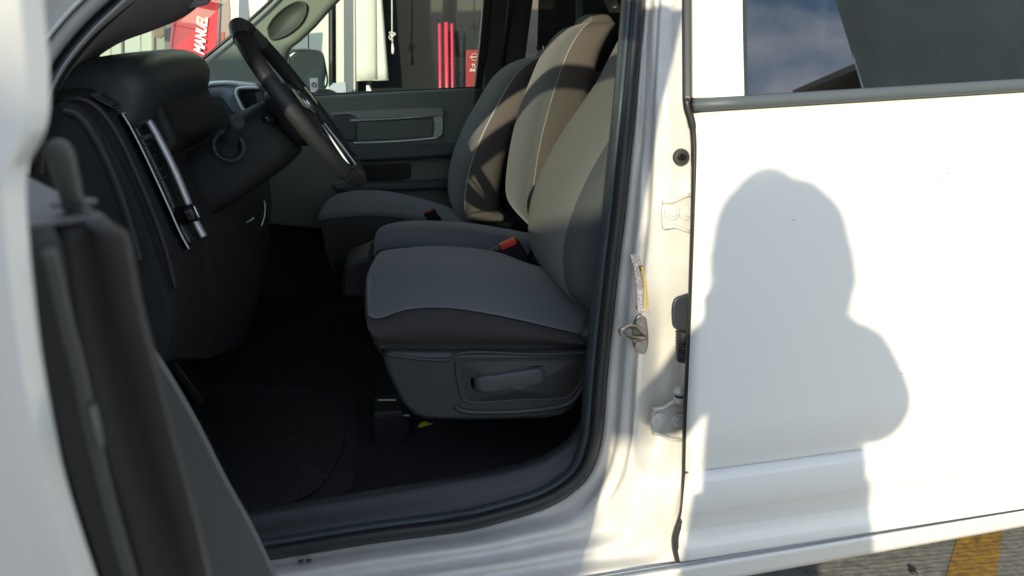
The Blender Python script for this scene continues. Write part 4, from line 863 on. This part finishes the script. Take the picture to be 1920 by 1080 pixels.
# door mirror on the outer side, forward
prism('mirror_sail', [W(-.02, u, z) for u, z in ((.0, 1.385), (.26, 1.385), (.20, 1.56), (.10, 1.50))], ni * .02, M['rubber'], fd, bevel=.004)
mc_ = W(-.16, .20, 1.50)
multi('door_mirror', [[[mc_ + e * (dx) + V((0, 0, s * .135 * math.sin(t))) + ni * (s * .13 * math.cos(t)) for t in [2 * math.pi * j / 24 for j in range(24)]] for dx, s in ((-.10, .2), (-.09, .6), (-.05, .95), (0, 1), (.02, .97), (.021, .1))]], M['rubber'], fd)
# ---- hinge pillar, kick panel, fender, bonnet, cab quarter, bed, wheels
box('hinge_pillar', (-.675, 1.19, .93), (.13, .13, .84), M['jamb'], T, bevel=.01)
for z in (1.15, .75): box('door_hinge', (-.62, 1.118, z), (.06, .03, .05), M['jamb'], T, bevel=.004)
mesh('kick_panel', [(-1.1, 1.27, .6), (-.60, 1.265, .6), (-.60, 1.265, 1.25), (-1.1, 1.27, 1.3)], [(0, 1, 2, 3)], M['dashl'], T, solid=.01)
def sidepanel(name, x0, x1, z0, z1, arch=None, Y=DY, s=1):
    rows = []
    for i in range(25):
        x = x0 + (x1 - x0) * i / 24; row = []
        zb = z0
        if arch and abs(x - arch[0]) < arch[1]: zb = max(z0, arch[2] + math.sqrt(arch[1] ** 2 - (x - arch[0]) ** 2))
        for j in range(8):
            z = zb + (z1 - zb) * j / 7; row.append(V((x, Y + s * (.03 * ((z - .95) / .45) ** 2), z)))
        rows.append(row)
    return grid(name, rows, M['paint'], T, solid=.003)
sidepanel('front_fender', -2.35, -.73, .55, 1.26, (-1.55, .47, .40))
sidepanel('front_fender', -2.35, -.63, .55, 1.26, (-1.55, .47, .40), Y=3.10, s=-1)
rows = []
for i in range(12):
    x = -2.4 + 1.36 * i / 11; zt_ = 1.27 if i else .95
    rows.append([V((x - .15 * (1 - abs(t)) * (i < 3), 2.1 + t * .97, zt_ - .05 * t ** 4 - (0.02 * (11 - i) / 11) + .012 * math.cos(t * 3))) for t in [k / 8 - 1 for k in range(17)]])
grid('bonnet', rows, M['paint'], T, solid=.004)
box('front_bumper', (-2.45, 2.1, .68), (.2, 1.9, .35), M['chrome'], T, bevel=.05, seg=3)
box('grille', (-2.42, 2.1, 1.02), (.08, 1.1, .3), M['rubber'], T, bevel=.03)
sidepanel('cab_quarter', SD(2051, 500).x + .006, 1.76, .53, 1.385)
prism('cab_rear_pillar', [V((1.30, 1.13, 1.386)), V((1.76, 1.13, 1.386)), V((1.70, 1.235, 1.86)), V((1.28, 1.235, 1.86))], (0, .05, 0), M['paint'], T, bevel=.01)
sidepanel('bed_side', 1.80, 3.6, .55, 1.36, (2.75, .47, .40)); sidepanel('bed_side', 1.80, 3.6, .55, 1.36, (2.75, .47, .40), Y=3.10, s=-1)
box('bed_floor', (2.7, 2.1, .85), (1.8, 1.9, .05), M['rubber'], T); box('tailgate', (3.6, 2.1, 1.0), (.06, 1.9, .62), M['paint'], T, bevel=.01)
box('chassis', (.6, 2.1, .45), (4.6, .9, .16), M['rubber'], T)
def wheel(x, y, s):
    o = multi('wheel', [[[V((x + r * math.cos(t), y + s * yy, .395 + r * math.sin(t))) for t in [2 * math.pi * j / 48 for j in range(48)]] for yy, r in ((-.13, .24), (-.13, .36), (-.11, .39), (.11, .39), (.13, .36), (.13, .24), (.10, .235))]], M['tire'], T, auto=40)
    pcs = [disc_loops(V((x, y + s * .06, .395)), V((1, 0, 0)), V((0, 0, 1)), .235, .0, 36, ((1, 0), (.3, 0)))]
    for k in range(5):
        a = k * 2 * math.pi / 5; d = V((math.cos(a), 0, math.sin(a))); q_ = V((-math.sin(a), 0, math.cos(a))); c = V((x, y + s * .10, .395))
        pcs.append([[c + d * r + q_ * w_ + V((0, s * h_, 0)) for w_, h_ in ((-ww, -.03), (ww, -.03), (ww * .7, 0), (-ww * .7, 0))] for r, ww in ((.04, .05), (.22, .03))])
    multi('rim', pcs, M['chrome'], o, smooth=False)
for x, y, s in ((-1.55, 1.26, -1), (-1.55, 2.94, 1), (2.75, 1.26, -1), (2.75, 2.94, 1)): wheel(x, y, s)
# ================================================================== THE PHOTOGRAPHER (behind the lens, her shadow falls on the door)
def Q(px, py, Y):
    p_ = SD(px, py); return p_ - SUN * ((p_.y - Y) / SUN.y)
def skinned(name, verts, edges, m, parent, sub=2, root=0):
    me = bpy.data.meshes.new(name); bm = bmesh.new(); ly = bm.verts.layers.skin.verify()
    bv = [bm.verts.new(v[0]) for v in verts]
    for b_, v in zip(bv, verts): b_[ly].radius = v[1] if isinstance(v[1], tuple) else (v[1], v[1])
    bv[root][ly].use_root = True
    for a, b in edges: bm.edges.new((bv[a], bv[b]))
    bm.to_mesh(me); bm.free(); o = link(name, me, m, parent, smooth=True)
    k = o.modifiers.new('k', 'SKIN'); k.use_smooth_shade = True; u = o.modifiers.new('u', 'SUBSURF'); u.levels = u.render_levels = sub
    return o
hd = Q(1462, 432, -.42); nk = Q(1466, 552, -.43); ch = Q(1462, 650, -.44); wa = Q(1466, 800, -.44); pv = Q(1466, 960, -.44)
sl_l, sl_r = Q(1372, 612, -.43), Q(1588, 655, -.43); el_l, el_r = Q(1226, 808, -.22), Q(1640, 790, -.26)
wl, wr_ = V((-.06, -.045, 1.35)), V((.13, -.05, 1.36))
pr = tag(empty('person', (pv.x, pv.y, 0)), 'long haired person in pale shirt and jeans standing behind the lens with raised phone', 'person')
zf_ = lambda p_, z, dx=0: V((p_.x + dx, p_.y, z))
vb = [(pv, (.155, .11)), (wa, (.200, .10)), (ch, (.185, .105)), (nk + V((0, 0, -.03)), (.055, .055)), (hd + V((0, .0, -.06)), (.055, .06)), (hd + V((0, -.01, .0)), (.066, .078)), (hd + V((0, -.01, .07)), (.058, .068)),
      (sl_l, (.062, .062)), ((sl_l + el_l) / 2, (.058, .058)), (el_l, .056), ((el_l + wl) / 2, .038), (wl, .024),
      (sl_r, (.078, .078)), ((sl_r + el_r) / 2, (.082, .082)), (el_r, .080), ((el_r + wr_) / 2, .038), (wr_, .024),
      (zf_(pv, pv.z - .10, -.085), (.085, .09)), (zf_(pv, .50, -.10), .058), (zf_(pv, .28, -.10), .050), (zf_(pv, .09, -.10), .036), (zf_(pv, .04, -.10) + V((0, .12, 0)), (.035, .03)),
      (zf_(pv, pv.z - .10, .085), (.085, .09)), (zf_(pv, .50, .10), .058), (zf_(pv, .28, .10), .050), (zf_(pv, .09, .10), .036), (zf_(pv, .04, .10) + V((0, .12, 0)), (.035, .03))]
eb_ = [(0, 1), (1, 2), (2, 3), (3, 4), (4, 5), (5, 6), (2, 7), (7, 8), (8, 9), (9, 10), (10, 11), (2, 12), (12, 13), (13, 14), (14, 15), (15, 16), (0, 17), (17, 18), (18, 19), (19, 20), (20, 21), (0, 22), (22, 23), (23, 24), (24, 25), (25, 26)]
skinned('body', vb, eb_, M['shirt'], pr)
def ell(c, r, n=28, m=18, f=None):
    L = []
    for i in range(m + 1):
        p_ = math.pi * i / m; s, z = math.sin(p_) * .999 + .001, math.cos(p_)
        L.append([c + V((r[0] * s * math.cos(t), r[1] * s * math.sin(t), r[2] * z)) for t in [2 * math.pi * j / n for j in range(n)]])
    return L
hair = []
for x, y, wd, dp_ in ((1462, 334, 8, .02), (1461, 341, 48, .06), (1459, 358, 80, .08), (1458, 392, 104, .098), (1459, 436, 117, .10), (1464, 482, 124, .10), (1468, 530, 126, .09), (1470, 572, 122, .075), (1472, 620, 100, .06), (1470, 650, 60, .04)):
    c = Q(x, y, -.455); r = (Q(x + wd, y, -.455) - c).length
    hair.append([c + V((r * math.cos(t) * (1 + .04 * math.sin(5 * t + y)), dp_ * math.sin(t) * (1.0 if math.sin(t) < 0 else .55), 0)) for t in [2 * math.pi * j / 30 for j in range(30)]])
hl = [crv([l_[j] for l_ in hair], 30) for j in range(30)]
hr_ = loft('hair', [[hl[j][i] for j in range(30)] for i in range(30)], M['hair'], pr)
st_r = []
for k in range(26):
    a = random.uniform(0, 2 * math.pi); i_ = random.randint(3, 20); b_ = hl[int(a / (2 * math.pi) * 29)][i_]; o_ = (b_ - hd); o_.z = 0; o_ = o_.normalized()
    ln = random.uniform(.05, .16); st_r.append(tube_data([b_ - o_ * .01, b_ + o_ * random.uniform(.004, .012) + V((0, 0, -ln * .3)), b_ + o_ * random.uniform(.0, .02) + V((0, 0, -ln))], [.0022, .0018, .001], 5))
multi('loose_strands', st_r, M['hair'], hr_)
fc = hd + V((0, .045, -.01))
face = multi('face', [ell(fc, (.070, .055, .10)), ell(fc + V((0, .058, -.01)), (.011, .016, .02)), ell(fc + V((-.026, .048, .02)), (.012, .009, .007)), ell(fc + V((.026, .048, .02)), (.012, .009, .007)), ell(fc + V((0, .05, -.045)), (.022, .009, .007))], M['skin'], pr)
multi('forearms', [tube_data([(a + b) / 2, b * .9 + a * .1, b + V((0, .01, .012))], [.036, .027, .024], 14) for a, b in ((el_l, wl), (el_r, wr_))], M['skin'], pr)
def hand(w_, s):
    pc = [[w_ + V((x, y, z)) for x, y, z in q_] for q_ in ([(0, 0, 0)],)]
    out = [tube_data([w_, w_ + V((s * .01, .012, .03)), w_ + V((s * .015, .012, .055))], [.022, .028, .02], 12)]
    for k in range(4):
        b = w_ + V((s * (.002 + .0), .012 - .004 * k, .03 + .016 * k)); out.append(tube_data(crv([b, b + V((s * .03, .022, .006)), b + V((s * .05, .024, .004)), b + V((s * .062, .014, 0))], 8), [.009] * 5 + [.008, .0075, .006], 8))
    b = w_ + V((0, -.005, .02)); out.append(tube_data(crv([b, b + V((s * .02, -.004, .012)), b + V((s * .048, .0, .02))], 6), [.011, .0105, .010, .0095, .009, .007], 8))
    return out
multi('hands', hand(wl + V((.0, .01, .01)), 1) + hand(wr_ + V((0, .01, .01)), -1), M['skin'], pr)
multi('trousers', [tube_data([zf_(pv, pv.z + .02, dx * .5), zf_(pv, pv.z - .12, dx), zf_(pv, .5, dx * 1.1), zf_(pv, .1, dx * 1.15)], [.12, .10, .075, .06], 20) for dx in (-.085, .085)], M['jeans'], pr)
tag(box('smartphone', (.03, -.030, 1.422), (.158, .008, .074), M['black'], None, bevel=.003), 'black smartphone held sideways in both hands of the photographer', 'phone')
# ================================================================== SHOP FRONT ACROSS THE YARD
YS = 6.2
def B(x, y, o=0): return PY(x, y, YS + o)
sf = tag(empty('showroom', (-.5, YS, 0)), 'showroom with dark glass front, grey posts and white cladding panels', 'showroom')
def bq(name, pts, m, th=.03, o=0, par=sf, bevel=.003, **k): return prism(name, [B(x, y, o) for x, y in pts], (0, th, 0), m, par, bevel=bevel, **k)
bq('glass_wall', ((640, -900), (2000, -900), (2000, 560), (640, 560)), M['dglass'], .02, .05, bevel=0)
bq('inner_wall', ((640, -900), (2000, -900), (2000, 560), (640, 560)), M['inner'], .1, 1.8, bevel=0)
bq('grey_post', ((643, -600), (667, -600), (672, 560), (648, 560)), M['post'], .12, -.08)
bq('white_column', ((662, -500), (664, -500), (668, 560), (664, 560)), M['blind'], .02, -.10)
for x0, x1 in ((420, 500), (502, 575), (577, 614), (616, 621), (628, 643)):
    bq('cladding_panel', ((x0, -600), (x1, -600), (x1 + 4, 560), (x0 + 4, 560)), M['wall'] if x1 != 621 else M['dglass'], .05, 0)
bq('panel_backing', ((120, -600), (650, -600), (650, 560), (120, 560)), M['inner'], .05, .10, bevel=0)
bq('blue_block', ((625, 156), (648, 154), (650, 178), (600, 180)), mat('pale_blue', (.35, .42, .48), .4), .2, -.5)
for x0, x1 in ((186, 206), (207, 226), (232, 262), (263, 283)):
    bq('cladding_panel', ((x0, -300), (x1, -300), (x1 + 3, 400), (x0 + 3, 400)), M['wall'], .05, 0)
bq('corner_trim', ((284, -300), (288, -300), (290, 400), (286, 400)), mat('tan_trim', (.30, .25, .2), .6), .06, -.02)
bq('beige_panel', ((290, 40), (420, -60), (420, 400), (290, 400)), mat('beige_wall', (.42, .43, .36), .7), .05, 0)
bq('window_dark', ((308, 40), (324, 30), (324, 130), (308, 130)), M['post'], .03, -.04)
bq('brown_sign', ((286, 52), (308, 46), (308, 66), (300, 72), (287, 70)), mat('brown_sign', (.22, .14, .07), .6), .03, -.12)
bq('fringe_edge', ((412, -60), (424, -60), (432, 20), (430, 80), (420, 120), (410, 80)), mat('fringe', (.30, .25, .21), .8), .02, -.2)
bq('red_block', ((411, 62), (421, 60), (421, 78), (408, 84)), mat('dull_red_block', (.32, .08, .06), .6), .02, -.4)
# door pull handles
for k, (x, w_) in enumerate(((824.5, 5), (837, 6.5), (847.5, 4.5))):
    r = w_ / 2 * YS / FPX * 1.0
    hb_ = tube('door_pull', [B(x - .5, 44 if k != 1 else 42, -.12 - .03 * k), B(x + 3, 330, -.12 - .03 * k)], r, M['redbar'], sf, n=14)
    multi('pull_bracket', [tube_data([B(x + 5 * (1 if k < 2 else -1), yy, -.05), B(x, yy, -.12)], .007, 8) for yy in (59, 127)], M['redbar'], hb_)
bq('glass_edge', ((866, -100), (880, -100), (880, 200), (864, 200), (850, 160), (862, 80)), mat('grey_reflection_post', (.09, .10, .09), .5), .04, .5)
ps_ = bq('poster', ((874, 94), (900, 93), (900, 168), (873, 168)), M['poster'], .01, -.02)
pc_ = B(890, 107, -.035)
multi('ring_logo', [torus_loops(pc_, V((1, 0, 0)), V((0, 0, 1)), .026, .003, 32, 6), boxl(pc_, (.075, .004, .010))], mat('poster_print', (.55, .40, .38), .6), ps_)
ux, uz = V((1, 0, -.02)), V((.02, 0, 1))
text('poster_text', 'TU', B(884, 126, -.04), ux, uz, .035, M['white'], ps_); text('poster_text', 'INSCR', B(881, 134, -.04), ux, uz, .030, M['white'], ps_, bold=.01)
bq('cream_wall', ((906, 140), (932, 140), (932, 168), (904, 168)), mat('cream', (.5, .47, .36), .7), .1, -.3)
bq('white_board', ((687, 160), (692, 160), (700, 178), (687, 178)), M['white'], .01, -.1)
# reflection of a car bonnet in the shop glass, modelled as a dark solid
cz = [B(x, y, -.02 + 1.0) for x, y in ((740, 190), (742, 160), (775, 150), (800, 136), (845, 130), (880, 140), (900, 165), (900, 200))]
car = tag(prism('car_reflection', cz, (0, .9, 0), mat('car_grey', (.06, .06, .062), .25, coat=.6), None, bevel=.05, seg=3), 'dim grey solid standing for a car reflection in the dark showroom glass, below the red pull handles', 'car')
# blinds
bdo = tag(empty('vertical_blind', B(700, 75, -.3)), 'wide white fabric blind hanging askew beside the grey post of the showroom', 'blind')
def slat(pts, o, nm='slat', par=bdo, m=None, wave=.02):
    (xa, ya), (xb, yb), (xc, yc), (xd, yd) = pts; rows = []
    for i in range(14):
        f = i / 13; row = []
        for j in range(7):
            g_ = j / 6; x = (xa + (xd - xa) * f) * (1 - g_) + (xb + (xc - xb) * f) * g_; y = (ya + (yd - ya) * f) * (1 - g_) + (yb + (yc - yb) * f) * g_
            row.append(B(x, y, o - wave * math.sin(g_ * math.pi) - .006 * math.sin(f * 7)))
        rows.append(row)
    return grid(nm, rows, m or M['blind'], par, solid=.002)
slat(((666, -150), (705, -150), (706.5, 151), (668, 151)), -.16)
slat(((705, -150), (700, -150), (728.5, 150), (707, 151)), -.15)
slat(((700, -150), (706, -150), (728.5, 150), (715, 150)), -.16)
tube('bottom_bar', [B(668, 151, -.17), B(728, 150, -.17)], .004, M['blind'], bdo, n=6)
crd = tag(empty('blind_cord', B(735, 60, -.25)), 'white blind cord with a knotted loop hanging against the dark showroom glass', 'cord')
tube('cord', [B(734.5, -150, -.25), B(735, 60, -.25), B(736, 84, -.25)], .0045, M['blind'], crd, n=6)
kk = B(735, 65, -.25)
tube('knot', [kk + V((.028 * math.cos(t * 3) * math.cos(t * .9), .01 * math.sin(t * 2), .022 * math.sin(t * 2.3) - .004 * t)) for t in [i * .18 for i in range(36)]], .0035, M['blind'], crd, n=6)
tube('toggle', [B(736, 82, -.25), B(736.5, 92, -.25), B(736.5, 101, -.25)], [.006, .010, .008], M['white'], crd, n=10)
# banner
flp = [(320, 112), (322, 90), (324, 60), (329, 30), (340, 0), (352, -40), (372, -90), (392, -120), (408, -100), (413, -40), (413, 0), (412, 40), (409, 60), (402, 90), (384, 130), (372, 160), (320, 160)]
fl = tag(empty('banner', PY(366, 200, 5.2)), 'red fabric banner with white vertical lettering standing before the white cladding', 'banner')
rows = []
Lc = cr([(352, -40), (340, 0), (329, 30), (324, 60), (321, 90), (320, 130), (320, 200), (322, 330)], 40); Rc = cr([(413, -40), (413.5, 0), (412.5, 30), (411, 60), (405, 90), (402, 130), (398, 200), (396, 330)], 40)
for i, ((x0, y0), (x1, y1)) in enumerate(zip(Lc, Rc)):
    rows.append([PY(x0 + (x1 - x0) * j / 24, y0 + (y1 - y0) * j / 24, 5.2 + .007 * math.sin(j / 24 * 8 + i * .05) + .003 * math.sin(i * .3)) for j in range(25)])
grid('cloth', rows, M['flag'], fl, solid=.002)
tube('hem', [r[0] for r in rows], .010, M['flag'], fl, n=6); tube('pole', [PY(414, -40, 5.2), PY(412, 30, 5.2), PY(399, 330, 5.2)], .010, M['post'], fl, n=8)
tl, tu_ = (PY(384, 34, 5.15) - PY(371, 104, 5.15)).normalized(), (PY(368, 70, 5.15) - PY(384, 72, 5.15)).normalized()
tl = (PY(383, 34, 5.15) - PY(376, 104, 5.15)); Lt = tl.length; tl.normalize(); tu_ = tl.cross(V((0, -1, 0))).normalized() * -1
tu_ = V((0, -1, 0)).cross(tl).normalized()
def fittext(s, p0, length, hgt, par, sh=.0):
    o = text('lettering', s, V((0, 0, 0)), V((1, 0, 0)), V((0, 1, 0)), 1.0, M['white'], par, bold=.03)
    xs = [v.co.x for v in o.data.vertices]; ys = [v.co.y for v in o.data.vertices]; sx_ = length / (max(xs) - min(xs)); sy_ = hgt / (max(ys) - min(ys))
    for v in o.data.vertices:
        a, b = (v.co.x - min(xs)) * sx_, (v.co.y - min(ys)) * sy_; v.co = p0 + tl * (a + b * sh) + tu_ * b + V((0, 0, 0))
    return o
fittext('MANUEL', PY(383, 103, 5.188), Lt, 17 * 5.4 / FPX, fl, sh=.25)
fittext('JOSÉ', PY(356, 166, 5.188), Lt * .85, 15 * 5.4 / FPX, fl, sh=.25)
# ================================================================== WHAT THE GLASS REFLECTS: buildings, wires; plus an added shade wall, all on the camera's side
bb = tag(empty('building', (9.5, -9, 0)), 'tall grey rendered building behind the photographer, mirrored in the tinted rear window', 'building')
prism('wall', [V((9.35, -10, 0)), V((24, -10, 0)), V((24, -18, 0)), V((15.8, -18, 0))], (0, 0, 16), M['stucco'], bb, bevel=0)
for k in range(3):
    for j in range(2): box('window', (13 + 2.6 * k, -9.97, 2.0 + 11 * j), (1.2, .1, 1.5), M['dglass'], bb, bevel=0)
hs = tag(empty('house', (7.5, -10, 0)), 'lower beige house with a hipped roof beside the tall grey building', 'house')
prism('wall', [V((8.75, -10.1, 0)), V((9.30, -10.1, 0)), V((9.95, -10.9, 0)), V((9.4, -10.9, 0))], (0, 0, 8.0), mat('beige_render', (.50, .48, .36), .8), hs, bevel=0)
mesh('roof', [V(p) for p in ((7.9, -10.0, 7.95), (9.32, -10.0, 8.42), (10.0, -10.9, 8.42), (8.6, -10.9, 7.95), (7.9, -10.0, 8.05), (9.32, -10.0, 8.56), (10.0, -10.9, 8.56), (8.6, -10.9, 8.05))], [(0, 1, 2, 3), (4, 5, 6, 7), (0, 1, 5, 4), (1, 2, 6, 5), (2, 3, 7, 6), (3, 0, 4, 7)], M['concrete'], hs, smooth=False)
for k, (z0, z1) in enumerate(((8.9, 8.7), (8.4, 9.4), (8.5, 8.3), (8.1, 8.1))):
    wr = tag(tube('power_line', [V((-2 + 18 * i / 20, -11.5 - .3 * k, z0 + (z1 - z0) * i / 20 - .5 * math.sin(math.pi * i / 20))) for i in range(21)], .016, M['rubber'], None, n=6), ['highest', 'second highest', 'third highest', 'lowest'][k] + ' black overhead wire mirrored low in the rear window', 'wire', 'overhead wires')
bw = tag(empty('shade_wall', (-4.5, -3.1, 0)), 'plain cream wall added out of view behind the photographer, stepped to shade the open door', 'wall')  # unseen wall, added only to shade the door edge and dashboard
M['cream_wall'] = mat('cream_render', (.66, .65, .60), .9, var=(2.5, .4, (.58, .57, .52)))
box('low_blocker', (-2.19, -3.1, 1.20), (.66, .14, 2.40), M['cream_wall'], bw, bevel=.01)
box('tall_blocker', (-5.02, -3.1, 1.60), (4.98, .16, 3.2), M['cream_wall'], bw, bevel=.01)
multi('shade_coping', [boxl((-2.147, -3.1, 2.24), (.745, .20, .40))], M['cream_wall'], bw, bevel=.005)  # deep overhang, shaped to throw shade on the door's latch edge
multi('shade_coping', [boxl((-5.02, -3.1, 3.22), (5.02, .22, .04))], M['cream_wall'], bw, bevel=.005)
tag(tube('twig', [PZ(x, y, .006) for x, y in ((1398, 1076), (1404, 1071), (1410, 1070), (1417, 1064))], .004, mat('dry_twig', (.38, .33, .26), .8), None, n=6), 'small dry twig lying on the grey ground under the rear door sill', 'twig')
tag(tube('leaf_stalk', [PZ(x, y, .006) for x, y in ((1708, 1071), (1714, 1075), (1720, 1078))], .006, mat('dark_stalk', (.06, .05, .05), .8), None, n=6), 'short dark stick lying on the grey ground beside the yellow stripe', 'stick')
for o in bpy.data.objects:
    if '_w' in o: del o['_w']
